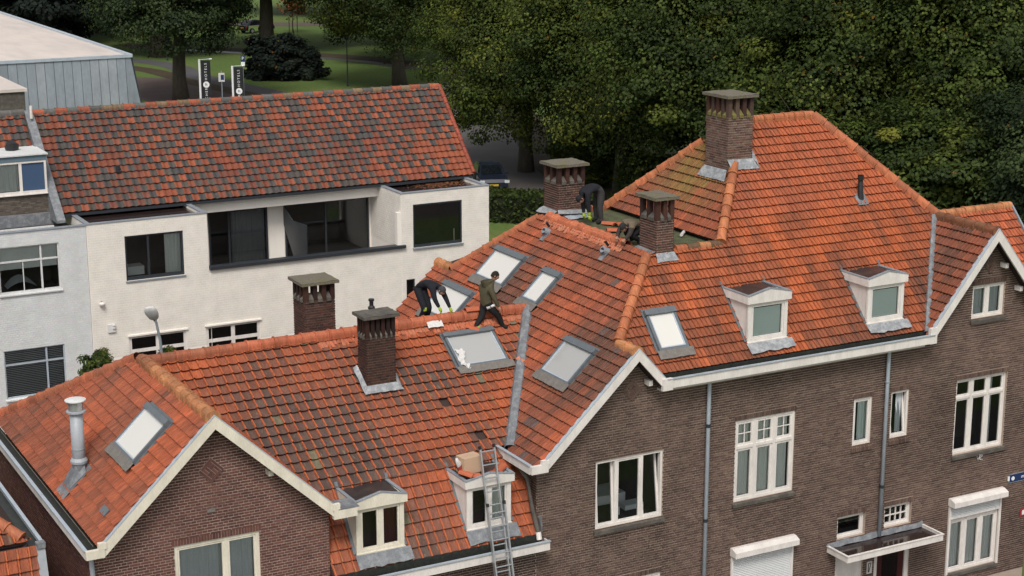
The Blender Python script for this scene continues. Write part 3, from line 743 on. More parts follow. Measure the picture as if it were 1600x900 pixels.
# fresh mortar bedding squeezed out under the new ridge
m = MB(); random.seed(5)
for k in range(0, 60):
    x = 14.3 + k * .09; 
    for s in (-1,):
        a = Vector((x, YR - .13 - rnd() * .02, zau(YR - .15) + .075)); l = ru(.08, .2)
        m.faces([a + Vector((-.05, .03, .01)), a + Vector((.05, .03, .012)), a + Vector((.045, -l * .8, -l * .5)), a + Vector((-.04, -l * .75, -l * .47)), a + Vector((0, -.04, .03))], [(0, 4, 3), (0, 1, 4), (1, 2, 4), (2, 3, 4)], lerp(NEWO, (.55, .2, .11), rnd()))
m.build('ridge_mortar', 'tile_orange', roofA, kind='stuff')
# walls
colA = soot(BRICK_A, lambda p: (.92 + .25 * vn(p.x * .9, p.z * .9, 4)) * (.86 if p.z > 7.9 else 1.0))
AW = (9.34, 11.13, 4.30, 5.77)
gab = [[(7.75, 0), (12.65, 0), (12.65, 6.0), (10.17, 8.33), (7.75, 6.03)]]
low = [[(12.65, 0), (17.6, 0), (17.6, 4.42), (12.65, 4.42)]]
m = MB(); wall_sheet(m, (0, 0, 0), (1, 0, 0), gab, [AW]); wall_sheet(m, (0, .003, 0), (1, 0, 0), low, [])
wall_sheet(m, (7.75, 0, 0), (0, 1, 0), [[(0, 0), (8.8, 0), (8.8, 6.1), (0, 6.1)]], [], Nn=(-1, 0, 0))
wall_sheet(m, (12.65, 0, 0), (0, 1, 0), [[(0, 0), (1.2, 0), (1.2, 6.1), (0, 6.0)]], [], Nn=(1, 0, 0))
wall_sheet(m, (7.75, 8.8, 0), (1, 0, 0), [[(0, 0), (9.85, 0), (9.85, 5.7), (0, 5.7)]], [], Nn=(0, 1, 0))
wallA = m.build('wall', 'mortar_tan', HA)
b = MB()
bricks(b, (0, 0, 0), (1, 0, 0), (0, -1, 0), [[(7.75, 3.6), (12.65, 3.6), (12.65, 6.0), (10.17, 8.33), (7.75, 6.03)]], [AW], colA, soldier=[(9.30, 11.17, 5.772, 5.90)], bl=.222, seed=2)
bricks(b, (0, .003, 0), (1, 0, 0), (0, -1, 0), [[(12.66, 2.4), (17.59, 2.4), (17.59, 4.42), (12.66, 4.42)]], [], soot(BRICK_B, lambda p: .8), seed=4)
bricks(b, (7.75, 8.8, 0), (0, -1, 0), (-1, 0, 0), [[(0, 3.0), (8.8, 3.0), (8.8, 6.05), (0, 6.05)]], [], soot(BRICK_A, lambda p: .75), bl=.222, seed=5)
b.build('brick_face', 'brick_red', wallA, kind='stuff')
diamond(HA, 10.17, 7.24, .27, 'mortar_tan', colA)
# repaired patch on the gable
MB().box(10.05, 10.22, -.021, -.012, 6.36, 6.44).build('plaster_patch', 'lead_drab', wallA)
w = window(HA, *AW, cols=(1.62, 1.0), paint='cream_paint', curt=[(0.0, .60, 'curtain_grey'), (.66, 1.0, 'curtain_grey')], sil='stone', fw=.07, room='interior_mid')
# white verges and gutters
verge(HA, (7.83, 6.24), (10.17, 8.475), .27, -.40, -.345, 'cream_paint')
verge(HA, (12.68, 6.13), (10.17, 8.475), .27, -.402, -.347, 'cream_paint')
m = MB(); m.box(7.50, 7.86, -.425, -.33, 6.0, 6.17); m.box(7.74, 7.90, -.428, -.34, 6.171, 6.30); m.build('verge_return', 'cream_paint', HA)
m = MB(); m.box(12.60, 13.12, -.425, -.30, 5.87, 6.06); m.box(12.58, 12.74, -.428, -.34, 6.061, 6.20); m.build('verge_return', 'cream_paint', HA)
MB().box(12.70, 13.16, -.43, .1, 6.062, 6.082).build('lead_tray', 'lead', HA)
gutter_y(HA, -.33, 8.7, 7.50, 7.80, 5.98, 6.16, 'white_paint')
gutter_x(HA, 12.66, 17.68, -.47, -.25, 4.22, 4.42, 'white_paint')
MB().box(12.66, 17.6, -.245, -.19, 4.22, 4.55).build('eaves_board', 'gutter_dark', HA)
MB().box(12.66, 17.6, -.24, -.01, 4.16, 4.215).build('soffit', 'white_paint', HA)
m = MB()
for x in (9.0, 11.35): MB().box(x - .05, x + .05, -.22, -.02, ZR - T * abs(x - XA) - .31, ZR - T * abs(x - XA) - .2).build('purlin_end', 'cream_paint', HA)
downpipe(HA, [(7.66, -.10, 5.98), (7.68, -.10, 5.6), (7.68, -.10, 0.1)], .05, 'grey_pipe')
# dormers, chimneys, skylights
dormer(HA, 13.26, 14.36, .0, 4.78, 6.00, 6.14, zlow, 'cream_paint', two=True, curt=[(.55, 1.0, 'curtain_red')], label='cream dormer with two dark panes next to the gable')
dormer(HA, 15.87, 16.96, .03, 4.81, 5.99, 6.10, zlow, 'white_paint', two=True, curt=[(0, .16, 'curtain_pale'), (.6, 1.0, 'curtain_pale')], label='white dormer behind the ladder with pale curtains')
c = chimney(HA, 14.86, 15.58, 2.93, 3.42, 6.9, 8.62, 9.04, nf=5, ns=3, dark=.55, pw=.085, capm='stone_sill', label='tall dark brick chimney on the front slope')
yl, yh = 2.93, 3.42
lead_skirt(c, seg((14.72, 2.72, zau(2.72) + .12), (15.74, 2.72, zau(2.72) + .12), 8), seg((14.85, 2.915, zau(2.93) + .20), (15.59, 2.915, zau(2.93) + .20), 8))
lead_skirt(c, seg((14.72, 2.72, zau(2.72) + .12), (14.70, 3.45, zau(3.45) + .12), 6), seg((14.85, 2.915, zau(2.93) + .20), (14.85, 3.45, zau(3.45) + .22), 6))
lead_skirt(c, seg((15.74, 2.72, zau(2.72) + .12), (15.74, 3.45, zau(3.45) + .12), 6), seg((15.59, 2.915, zau(2.93) + .20), (15.59, 3.45, zau(3.45) + .22), 6))
chimney(HA, 14.35, 15.12, 5.30, 6.03, 7.0, 9.0, 9.36, nf=3, ns=3, dark=.75, label='brick chimney behind the ridge with a mossy cap')
f = MB().tube([(16.05, 5.3, 7.6), (16.05, 5.3, 8.55)], .055, 10).build('vent_pipe', 'black_plastic', HA, smooth=True)
MB().lathe((16.05, 5.3, 8.45), [(.06, 0), (.085, .02), (.085, .06), (.06, .08), (.06, .14), (.085, .16), (.085, .20), (.05, .24), (.05, .34), (.07, .35), (.07, .40)], 12).build('vent_cap', 'black_plastic', f)
skylight(HA, rAL, *S7, label='skylight on the left slope beside the grey flue')
skylight(HA, rAU, *S5, pane='pane_sky_grey', label='wide skylight below the ridge with a white cloth')
# grey steel flue on the left slope
fx, fy = 8.22, 2.62; fz = ZR - T * (XA - fx)
f = MB().tube([(fx, fy, fz - .1), (fx, fy, fz + 1.42)], .135, 16).build('flue_pipe', 'grey_pipe', HA, smooth=True)
MB().lathe((fx, fy, fz + .30), [(.137, 0), (.175, .02), (.18, .07), (.155, .11), (.136, .13)], 16).build('flue_collar', 'grey_pipe', f)
MB().lathe((fx, fy, fz + .60), [(.135, 0), (.141, .005), (.141, .03), (.135, .035)], 16).build('flue_joint', 'zinc', f)
MB().lathe((fx, fy, fz + 1.40), [(.135, 0), (.20, .01), (.20, .04), (.145, .05)], 18).build('flue_flange', 'grey_pipe', f)
MB().lathe((fx, fy, fz + 1.452), [(.15, 0), (.15, .19)], 18).build('flue_screen', 'metal_alu', f)
MB().lathe((fx, fy, fz + 1.645), [(.19, 0), (.215, .012), (.215, .03), (.13, .05), (.02, .055)], 20).build('flue_cap', 'white_old', f)
m = MB(); q = [rAL.P(*a, .085) for a in (al(7.98, 2.9), al(7.98, 2.40), al(8.34, 2.36), al(8.36, 2.86))]; t = [Vector((fx + .12 * math.cos(a), fy + .12 * math.sin(a), fz + .32)) for a in (2.4, 3.9, 5.5, .8)]
m.faces(q + t, [(0, 1, 5, 4), (1, 2, 6, 5), (2, 3, 7, 6), (3, 0, 4, 7)]); q2 = [rAL.P(*a, .072) for a in (al(7.84, 2.96), al(7.82, 2.34), al(8.44, 2.30), al(8.46, 2.92))]; m.faces(q2, [(0, 1, 2, 3)])
m.build('flue_flashing', 'lead', f)
# a replaced dark slab low on the left slope
m = MB(); u_, v_ = al(8.12, .62); m.obox(rAL.P(u_, v_, .07), rAL.U * .34, rAL.V * .16, rAL.N * .02); m.build('lead_slab', 'skylight_frame', HA)

# ================================================================== large brick house: hipped roof, flat in the middle
HB = house_thing('brick_house', 'large dark brick house with hipped orange tile roof, flat mossy top and two white dormers', 'house', (25.0, 4.5, 0))
XB = 19.95; SF = 1.15
def zbl(x): return ZR - T * (XB - x)
rBL = Roof((17.45, 9.7, zbl(17.45)), (0, -1, 0), (1, 0, T))
def bl_(x, y): return rBL.uv((x, y, zbl(x)))
pcBL = [[bl_(17.45, -.33), bl_(17.45, 1.0), bl_(19.79, YR), bl_(XB, YR), bl_(XB, -.33)],
        [bl_(XB, YR), bl_(19.79, YR), bl_(17.45, 8.3), bl_(17.45, 9.6), bl_(XB, 9.6)],
        [bl_(XB, .42), bl_(XB, 8.75), bl_(21.67, 6.95), bl_(21.67, 1.87)]]
def zbf(y): return 7.6 + SF * (y + .26)
rBF = Roof((19.0, -.15, zbf(-.15)), (1, 0, 0), (0, 1, SF))
def bf(x, y): return rBF.uv((x, y, zbf(y)))
pcBF = [[bf(20.60, -.15), bf(28.54, -.15), bf(30.47, 1.88), bf(21.66, 1.88), bf(XB, .42)],
        [bf(23.73, 1.88), bf(30.47, 1.88), bf(28.05, 4.06), bf(25.85, 4.06)]]
ST = 1.2
def ztl(x): return 10.06 + ST * (x - 23.75)
rTL = Roof((23.75, 7.2, 10.06), (0, -1, 0), (1, 0, ST))
def tl(x, y): return rTL.uv((x, y, ztl(x)))
pcTL = [[tl(23.75, 7.0), tl(23.75, 1.88), tl(25.85, 4.06), tl(25.85, 4.3)]]
def zcl(x): return 10.07 - 1.2 * (30.5 - x)
rCL = Roof((28.45, 2.2, zcl(28.45)), (0, -1, 0), (1, 0, 1.2))
def cl_(x, y): return rCL.uv((x, y, zcl(x)))
pcCL = [[cl_(28.45, -.33), cl_(30.5, -.33), cl_(30.5, 1.9), cl_(28.47, -.30)]]
pcCF = [[bf(30.5, 1.9), bf(33.1, 1.9), bf(33.1, -.25), bf(32.55, -.25)]]
def zgr(x): return ZR - 1.135 * (x - XB)
rGR = Roof((20.7, -.33, zgr(20.7)), (0, 1, 0), (-1, 0, 1.135))
def gr(x, y): return rGR.uv((x, y, zgr(x)))
pcGR = [[gr(20.7, -.33), gr(20.7, -.20), gr(XB, .44), gr(XB, -.33)]]
S1 = rect(bl_, 20.0, 20.73, 6.0, 7.47); S2 = rect(bl_, 19.95, 20.68, 4.13, 4.92); S3 = rect(bl_, 18.91, 19.67, .80, 2.10); S4 = rect(bl_, 18.93, 19.67, 6.87, 8.43)
S6 = rect(bf, 20.86, 21.67, .19, .88)
d = MB(); deck(d, rBL, pcBL); deck(d, rBF, pcBF); deck(d, rTL, pcTL); deck(d, rCL, pcCL); deck(d, rBF, pcCF); deck(d, rGR, pcGR)
# hidden back slopes
d.faces([(21.67, 6.95, 10.0), (XB, 8.75, 8.35), (XB, 9.6, 8.35), (30.5, 9.6, 7.3), (33.0, 9.6, 7.3), (33.05, 1.9, 10.02), (30.47, 1.9, 10.0), (28.05, 4.08, 12.5), (25.85, 4.1, 12.5), (23.75, 7.0, 10.0)], [(0, 9, 3, 2, 1), (9, 8, 7, 3), (7, 6, 5, 4, 3)])
d.faces([(30.5, -.33, 10.0), (30.5, 1.85, 10.0), (32.5, -.33, 7.6)], [(0, 1, 2)])
roofB = d.build('roof', 'roof_deck', HB)
dm3, dm4 = (23.27, 24.41), (26.83, 27.96)
hb = [grow(S6, .06)] + [rect(bf, a + .02, b - .02, .0, 1.05) for a, b in (dm3, dm4)]
w1, c1 = tile_slope(rBL, pcBL, FL_W, FL_H, 'flat', 'tile_side', col_b_left, [grow(s, .06) for s in (S1, S2, S3, S4)], seed=11)
w2, c2 = tile_slope(rBF, pcBF, FL_W, FL_H, 'flat', 'tile_orange', col_b_front, hb, seed=12)
w3, c3 = tile_slope(rTL, pcTL, FL_W, FL_H, 'flat', 'tile_side', col_tall_left, seed=13)
w4, c4 = tile_slope(rCL, pcCL, FL_W, FL_H, 'flat', 'tile_side', col_c, seed=14)
w5, c5 = tile_slope(rBF, pcCF, FL_W, FL_H, 'flat', 'tile_orange', col_c_front, seed=15)
w6, c6 = tile_slope(rGR, pcGR, FL_W, FL_H, 'flat', 'tile_side', col_b_front, seed=16)
for x in (c3, c4, c6): join(c1, x)
finish_tiles(roofB, 'roof_tile', w1 + w3 + w4 + w6, c1, 'flat', FL_W, FL_H, 'tile_side', 150)
finish_tiles(roofB, 'roof_tile', w2 + w5, join(c2, c5), 'flat', FL_W, FL_H, 'tile_orange', 150)
flat = MB(); nx_, ny_ = 10, 22
fp = [(21.62 + 2.2 * i / nx_, 1.85 + 5.2 * j / ny_, 9.985 + .02 * vn(i * .9, j * .9)) for j in range(ny_ + 1) for i in range(nx_ + 1)]
flat.faces(fp, [(j * (nx_ + 1) + i, j * (nx_ + 1) + i + 1, (j + 1) * (nx_ + 1) + i + 1, (j + 1) * (nx_ + 1) + i) for j in range(ny_) for i in range(nx_)])
flat.build('flat_roof', 'moss_flat', HB)
HIPO = (.53, .165, .07)
ridge_line(HB, (XB, -.36, ZR - .02), (XB, .40, ZR - .02), YEL, r=.12)
ridge_line(HB, (XB + .02, .44, ZR), (21.56, 1.80, 9.96), lambda i, n: lerp(HIPO, YEL, ru(0, .4)), r=.12, lift=.055)
ridge_line(HB, (XB, 9.6, ZR), (XB, 8.75, ZR), YEL, r=.12)
ridge_line(HB, (XB + .02, 8.73, ZR), (21.62, 6.98, 9.98), lambda i, n: lerp(HIPO, OLD, ru(0, .5)), r=.11, lift=.05)
ridge_line(HB, (23.72, 1.86, 10.07), (25.05, 3.24, 11.64), lambda i, n: lerp(HIPO, YEL, ru(0, .5)), r=.12, lift=.055)
ridge_line(HB, (25.85, 4.08, 12.57), (28.08, 4.08, 12.57), lambda i, n: lerp(HIPO, YEL, ru(0, .4)), r=.115)
ridge_line(HB, (30.50, 1.88, 10.08), (28.08, 4.05, 12.56), lambda i, n: lerp(HIPO, OLD, ru(0, .6)), r=.12, lift=.055)
ridge_line(HB, (23.72, 7.02, 10.07), (25.35, 4.98, 11.95), lambda i, n: lerp(HIPO, YEL, ru(0, .5)), r=.115, lift=.055)
ridge_line(HB, (30.5, -.36, 10.06), (30.5, 1.8, 10.06), lambda i, n: lerp((.22, .10, .05), OLD, ru(0, .5)), r=.12)
ridge_line(HB, (30.5, 1.92, 10.06), (33.12, 1.92, 10.06), lambda i, n: lerp(YEL, HIPO, ru(0, .5)), r=.12)
ridge_line(HB, (21.67, 6.55, 10.03), (21.67, 2.80, 10.03), lambda i, n: lerp(NEWO, (.58, .19, .09), ru(0, .7)), r=.13, jit=1.6, step=.31)
ridge_line(HB, (22.40, 1.88, 10.02), (23.72, 1.88, 10.02), lambda i, n: (HIPO, (.16, .09, .05), (.2, .1, .055))[i % 3] if i < n - 2 else (YEL, (.15, .09, .05))[i - n + 2], r=.11)
ridge_line(HB, (23.2, 7.05, 10.0), (23.75, 7.05, 10.0), OLD, r=.11)
m = MB(); random.seed(9)
for k in range(44):
    y = 6.5 - k * .085; a = Vector((21.55, y, zbl(21.55) + .08)); l = ru(.1, .22)
    m.faces([a + Vector((.03, -.05, .012)), a + Vector((.03, .05, .01)), a + Vector((-l * .75, .04, -l * .7)), a + Vector((-l * .7, -.045, -l * .66)), a + Vector((-.03, 0, .03))], [(0, 4, 3), (0, 1, 4), (1, 2, 4), (2, 3, 4)], lerp(NEWO, (.60, .24, .13), rnd()))
m.build('ridge_mortar', 'tile_orange', roofB, kind='stuff')
# lead valleys
def valley(p, q, wd, th, name, n=16, nn=(0, 0, 1), blot=.03):
    m = MB(); p, q = Vector(p), Vector(q); d_ = (q - p).normalized(); u = d_.cross(Vector(nn)).normalized(); z = u.cross(d_); pts = []
    for k in range(n + 1):
        c_ = p.lerp(q, k / n); ww = wd * ru(.95, 1.05)
        for a, h_ in ((-1, 0), (-.6, .75), (0, 1.0), (.6, .75), (1, 0)): pts.append(c_ + u * ww * a * .5 + z * (th * h_ + ru(-.004, .006)))
    m.faces(pts, [(k * 5 + a, k * 5 + a + 1, k * 5 + a + 6, k * 5 + a + 5) for k in range(n) for a in range(4)])
    return m.build(name, 'lead', HB)
valley((17.50, 1.02, 6.16), (19.80, YR - .05, 8.37), .30, .12, 'lead_valley', 22, (-.3, -.3, 1))
valley((28.50, -.24, 7.70), (30.42, 1.84, 10.09), .18, .08, 'lead_valley', 18, (-.3, -.6, 1))
# walls
def stainB(p):
    s = .98 + .40 * vn(p.x * .7, p.z * .5, 7) + .22 * vn(p.x * 2.6, p.z * 1.1, 2)
    for x0_, x1_, z0_ in ((19.12, 20.94, 4.1), (22.96, 24.71, 4.05), (26.49, 27.07, 4.85), (27.68, 28.25, 4.85), (29.81, 31.55, 4.08), (30.15, 31.24, 7.65)):
        if x0_ - .1 < p.x < x1_ + .1 and 0 < z0_ - p.z < .7: s *= 1 - .32 * (1 - (z0_ - p.z) / .7) * cl(.6 + 1.5 * vn(p.x * 5, p.z * .8, 3))
    for xp in (22.12, 27.46):
        if abs(p.x - xp) < .16: s *= .85
    return cl(s, .55, 1.35)
colB = soot(BRICK_B, stainB)
WB = dict(W1=(19.12, 20.935, 4.25, 5.865), W2=(22.96, 24.71, 4.20, 6.225), W3=(26.49, 27.07, 5.025, 6.225), W4=(27.675, 28.25, 5.025, 6.23), W5=(29.81, 31.545, 4.22, 6.22),
          W6=(30.15, 31.24, 7.78, 8.64), W7=(29.85, 31.56, .97, 2.95), W8=(22.96, 24.74, .9, 2.95), W9=(26.16, 27.05, 2.61, 3.21), W10=(27.665, 28.555, 2.63, 3.215), W11=(19.2, 20.93, .9, 2.86),
          DL=(26.15, 27.04, 0.0, 2.40), DR=(27.40, 28.57, 0.0, 2.40))
hol = list(WB.values())
facB = [[(17.6, 0), (20.6, 0), (20.6, 7.6), (19.97, 8.33), (17.6, 6.08)], [(20.6, 0), (28.6, 0), (28.6, 7.6), (20.6, 7.6)], [(28.6, 0), (32.6, 0), (32.6, 7.6), (30.5, 9.98), (28.6, 7.7)]]
m = MB(); wall_sheet(m, (0, 0, 0), (1, 0, 0), facB, hol, reveal=.16)
wall_sheet(m, (17.6, 0, 0), (0, 1, 0), [[(0, 0), (9.4, 0), (9.4, 6.1), (0, 6.1)]], [], Nn=(-1, 0, 0))
wall_sheet(m, (32.6, 0, 0), (0, 1, 0), [[(0, 0), (9.4, 0), (9.4, 7.3), (1.9, 9.9), (0, 7.6)]], [], Nn=(1, 0, 0))
wall_sheet(m, (17.6, 9.4, 0), (1, 0, 0), [[(0, 0), (15, 0), (15, 7.3), (2.3, 8.2), (0, 6.0)]], [], Nn=(0, 1, 0))
wallB = m.build('wall', 'mortar_grey', HB)
b = MB(); sol = [(WB[k][0] - .03, WB[k][1] + .03, WB[k][3] + .001, WB[k][3] + .125) for k in ('W2', 'W3', 'W4', 'W5', 'W6', 'W9', 'W10', 'W11')]
facb = [[(17.6, .6), (20.6, .6), (20.6, 7.6), (19.97, 8.33), (17.6, 6.08)], [(20.6, .6), (28.6, .6), (28.6, 7.6), (20.6, 7.6)], [(28.6, .6), (32.6, .6), (32.6, 7.6), (30.5, 9.98), (28.6, 7.7)]]
bricks(b, (0, 0, 0), (1, 0, 0), (0, -1, 0), facb, hol, colB, soldier=sol, bl=.20, seed=21)
bricks(b, (17.6, 3, 0), (0, -1, 0), (-1, 0, 0), [[(0, 3.6), (3, 3.6), (3, 6.1), (0, 6.1)]], [], soot(BRICK_B, lambda p: .9), bl=.20, seed=22)
b.build('brick_face', 'brick_red', wallB, kind='stuff')
diamond(HB, 20.05, 7.43, .26, 'mortar_grey', colB); diamond(HB, 30.68, 9.16, .25, 'mortar_grey', colB)
# windows
mat('blind_blue_dark', (.05, .075, .11), .8)
w1_ = window(HB, *WB['W1'], cols=(1, 1.35, 1), tilts={0: .07, 2: .13}, pane='pane', room='interior_mid', fw=.06, label='three-light window with tilted outer sashes', depth=2.2)
MB().box(19.5, 20.5, .9, 1.6, 4.4, 4.62).build('desk', 'curtain_grey', w1_); MB().box(19.85, 20.0, .35, .5, 4.33, 4.52).build('jar', 'curtain_pale', w1_); MB().box(20.25, 20.75, .5, .8, 4.33, 4.45).build('papers', 'blind_pale', w1_); curtain(w1_, 19.2, 19.55, 4.3, 5.4, .6, 'blind_blue_dark')
window(HB, *WB['W2'], cols=(1, 1, 1), transom=.655, top=(2, 2), curt=[(0, .97, 'curtain_pale')], fw=.06, sw=.06, mw=.09)
window(HB, *WB['W3'], cols=(1,), sil='brick', colf=colB, curt=[(.45, 1, 'blind_pale')])
window(HB, *WB['W4'], cols=(1,), tilts={0: .12}, sil='brick', colf=colB, curt=[(.5, .8, 'curtain_grey')])
window(HB, *WB['W5'], cols=(1, 1, 1), transom=.745, top=(1, 1), curt=[(.72, .82, 'curtain_grey')], fw=.06, sw=.05, mw=.08, y=.10)
window(HB, *WB['W6'], cols=(1, 1), curt=[(0, 1, 'curtain_grey')], fw=.055, y=.08)
window(HB, *WB['W7'], cols=(1, 1, 1), transom=.72, top=(2, 1), curt=[(0, 1, 'curtain_pale')], fw=.06, sw=.055, mw=.08)
window(HB, *WB['W8'], cols=(1, 1, 1), transom=.72, top=(2, 1), fw=.06)
window(HB, *WB['W9'], cols=(1,), y=.12, sil=None)
window(HB, *WB['W10'], cols=(1,), y=.12, sil=None)
window(HB, *WB['W11'], cols=(1, 1.35, 1), fw=.06)
for q in HB.children:      # glazing bars of the small window above the canopy
    pass
x0, x1, z0, z1 = WB['W10']
m = MB()
for k in range(1, 4): m.box(x0 + .10 + (x1 - x0 - .2) * k / 4 - .012, x0 + .10 + (x1 - x0 - .2) * k / 4 + .012, .09, .125, z0 + .1, z1 - .1)
m.box(x0 + .1, x1 - .1, .088, .123, (z0 + z1) / 2 - .012, (z0 + z1) / 2 + .012); m.build('glazing_bar', 'white_paint', HB)
# roller shutters
def shutter(x0, x1, zb, zt, drop):
    m = MB(); y0 = -.26
    m.faces([(x0 - .05, y0, zt - .17), (x1 + .05, y0, zt - .17), (x1 + .05, -.012, zt - .17), (x0 - .05, -.012, zt - .17), (x0 - .05, y0, zt - .035), (x1 + .05, y0, zt - .035), (x1 + .05, -.10, zt + .03), (x0 - .05, -.10, zt + .03)], [(0, 3, 2, 1), (0, 1, 5, 4), (4, 5, 6, 7)])
    m.faces([(x0 - .05, -.10, zt + .03), (x1 + .05, -.10, zt + .03), (x1 + .05, -.012, zt + .03), (x0 - .05, -.012, zt + .03)], [(0, 1, 2, 3)])
    for x in (x0 - .05, x1 + .05): m.poly([(x, y0, zt - .17), (x, y0, zt - .035), (x, -.10, zt + .03), (x, -.012, zt + .03), (x, -.012, zt - .17)])
    s = m.build('roller_shutter', 'white_paint', HB)
    for xg in (x0, x1): MB().box(xg - .03, xg + .03, -.06, -.012, zb - .05, zt - .171).build('guide_rail', 'white_paint', s)
    z = zt - .172
    while z > drop:
        m = MB(); h_ = .045
        m.faces([(x0 + .031, -.035, z - h_), (x1 - .031, -.035, z - h_), (x1 - .031, -.043, z - h_ / 2), (x0 + .031, -.043, z - h_ / 2), (x1 - .031, -.035, z - .003), (x0 + .031, -.035, z - .003)], [(0, 1, 2, 3), (3, 2, 4, 5)])
        m.build('slat', 'shutter', s); z -= h_
    MB().box(x0 + .031, x1 - .031, -.05, -.03, z - .03, z).build('bottom_rail', 'white_paint', s)
shutter(29.83, 31.58, .97, 3.03, 2.52); shutter(22.96, 24.75, .9, 3.03, .95)
# verges, gutters, downpipes
verge(HB, (17.60, 6.26), (19.99, 8.475), .26, -.40, -.345, 'white_paint'); verge(HB, (20.72, 7.68), (19.99, 8.475), .27, -.402, -.347, 'white_paint')
m = MB(); m.box(17.24, 17.66, -.425, -.33, 6.02, 6.20); m.box(17.50, 17.68, -.428, -.34, 6.201, 6.30); m.build('verge_return', 'white_paint', HB)
m = MB().box(20.60, 20.86, -.448, -.36, 7.43, 7.705); m.build('verge_return', 'white_paint', HB)
gutter_y(HB, -.33, 1.20, 17.24, 17.47, 6.00, 6.20, 'white_paint')
gutter_x(HB, 20.72, 28.58, -.43, -.20, 7.47, 7.68, 'white_paint')
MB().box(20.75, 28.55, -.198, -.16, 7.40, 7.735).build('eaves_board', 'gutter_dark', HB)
MB().box(20.72, 28.5, -.19, -.01, 7.34, 7.395).build('soffit', 'white_paint', HB)
verge(HB, (28.56, 7.80), (30.53, 10.13), .30, -.40, -.345, 'white_paint'); verge(HB, (32.55, 7.75), (30.53, 10.13), .30, -.402, -.347, 'white_paint')
MB().box(28.45, 28.66, -.432, -.34, 7.46, 7.86).build('verge_return', 'white_paint', HB)
m = MB()
for x in (20.42, 31.05, 31.6): zz = zgr(x) if x < 25 else 10.07 - 1.2 * (x - 30.5); MB().box(x - .05, x + .05, -.22, -.02, zz - .36, zz - .24).build('purlin_end', 'white_paint', HB)
m = MB(); m.bar((33.13, 1.95, 10.12), (33.13, -.3, 7.62), .05, .2); m.build('verge_board', 'zinc', HB)
downpipe(HB, [(22.12, -.10, 7.45), (22.12, -.08, 7.3), (22.12, -.08, .2)], .05, joints=[(22.12, -.08, 6.28), (22.12, -.08, 3.94)])
downpipe(HB, [(27.46, -.10, 7.45), (27.46, -.08, 7.3), (27.46, -.08, 2.50)], .05, joints=[(27.46, -.08, 3.83)], brackets=[(27.46, -.08, 6.55)])
downpipe(HB, [(17.30, .35, 6.02), (17.42, .1, 5.75), (17.47, -.02, 5.1), (17.50, -.24, 4.62), (17.50, -.30, 4.5)], .05, 'stone_sill')
MB().tube([(17.50, -.26, 4.60), (17.50, -.31, 4.44)], .06, 10).build('pipe_shoe', 'white_paint', HB)
m = MB(); m.faces([(17.56, -.30, 4.45), (17.60, -.02, 4.42), (17.61, -.02, 4.85), (17.58, -.16, 4.88), (17.57, -.26, 4.72)], [(0, 1, 2, 3, 4)]); m.faces([(17.60, -.02, 4.5), (17.75, -.02, 4.46), (17.72, -.02, 4.86), (17.61, -.02, 4.85)], [(0, 1, 2, 3)]); m.build('lead_soaker', 'lead', HB)
# entrance canopy, doors
m = MB(); m.box(25.86, 28.92, -.81, -.775, 2.36, 2.52); m.box(25.86, 25.895, -.774, -.012, 2.36, 2.52); m.box(28.885, 28.92, -.774, -.012, 2.36, 2.52); m.box(25.896, 28.884, -.774, -.012, 2.37, 2.40)
cn = m.build('entrance_canopy', 'white_paint', HB)
MB().box(25.897, 28.883, -.773, -.013, 2.401, 2.46).build('felt_roof', 'bitumen_wet', cn)
m = MB(); m.box(25.84, 28.94, -.83, -.77, 2.521, 2.54); m.box(25.84, 25.90, -.769, -.012, 2.521, 2.54); m.box(28.88, 28.94, -.769, -.012, 2.521, 2.54); m.build('roof_rim', 'white_paint', cn)
m = MB(); rgs = random.Random(4)
pts = []
for k in range(17):
    x = 25.85 + 3.08 * k / 16; pts += [(x, -.07, 2.47 + rgs.uniform(-.01, .02)), (x, -.018, 2.60 + rgs.uniform(-.02, .03))]
m.faces(pts, [(2 * k, 2 * k + 2, 2 * k + 3, 2 * k + 1) for k in range(16)]); m.build('wall_flashing', 'lead', cn)
x0, x1, z0, z1 = WB['DL']
dl = MB(); ring(dl, x0, x1, z0, z1, .06, .05, .12); dl.box(x0 + .06, x1 - .06, .07, .11, z0 + .06, z1 - .06); dl = dl.build('garage_panel', 'white_paint', HB)
x0, x1, z0, z1 = WB['DR']
dr = MB(); ring(dr, x0, x1, z0, z1, .13, .03, .12); dr = dr.build('front_door', 'white_paint', HB, label='dark red front door under the canopy')
mat('door_red', (.06, .012, .012), .35, amt=.3)
MB().box(x0 + .13, x1 - .13, .07, .11, z0 + .06, z1 - .13).build('door_leaf', 'door_red', dr)
MB().box(x0 + .33, x1 - .33, .062, .069, 1.2, 2.0).build('pane', 'pane_dark', dr)
MB().box(x0 + .25, x1 - .25, .052, .069, .95, 1.0).build('letter_slot', 'metal_alu', dr)
n_ = MB().box(27.16, 27.32, -.035, -.012, 1.52, 1.84).build('house_number_plate', 'white_paint', HB)
m = MB()
for a_, b_ in (((27.20, 1.56), (27.20, 1.80)), ((27.20, 1.80), (27.28, 1.80)), ((27.28, 1.80), (27.22, 1.56)), ): m.bar((a_[0], -.038, a_[1]), (b_[0], -.038, b_[1]), .02, .006, up=(0, 1, 0))
m.build('numeral', 'black_plastic', n_)
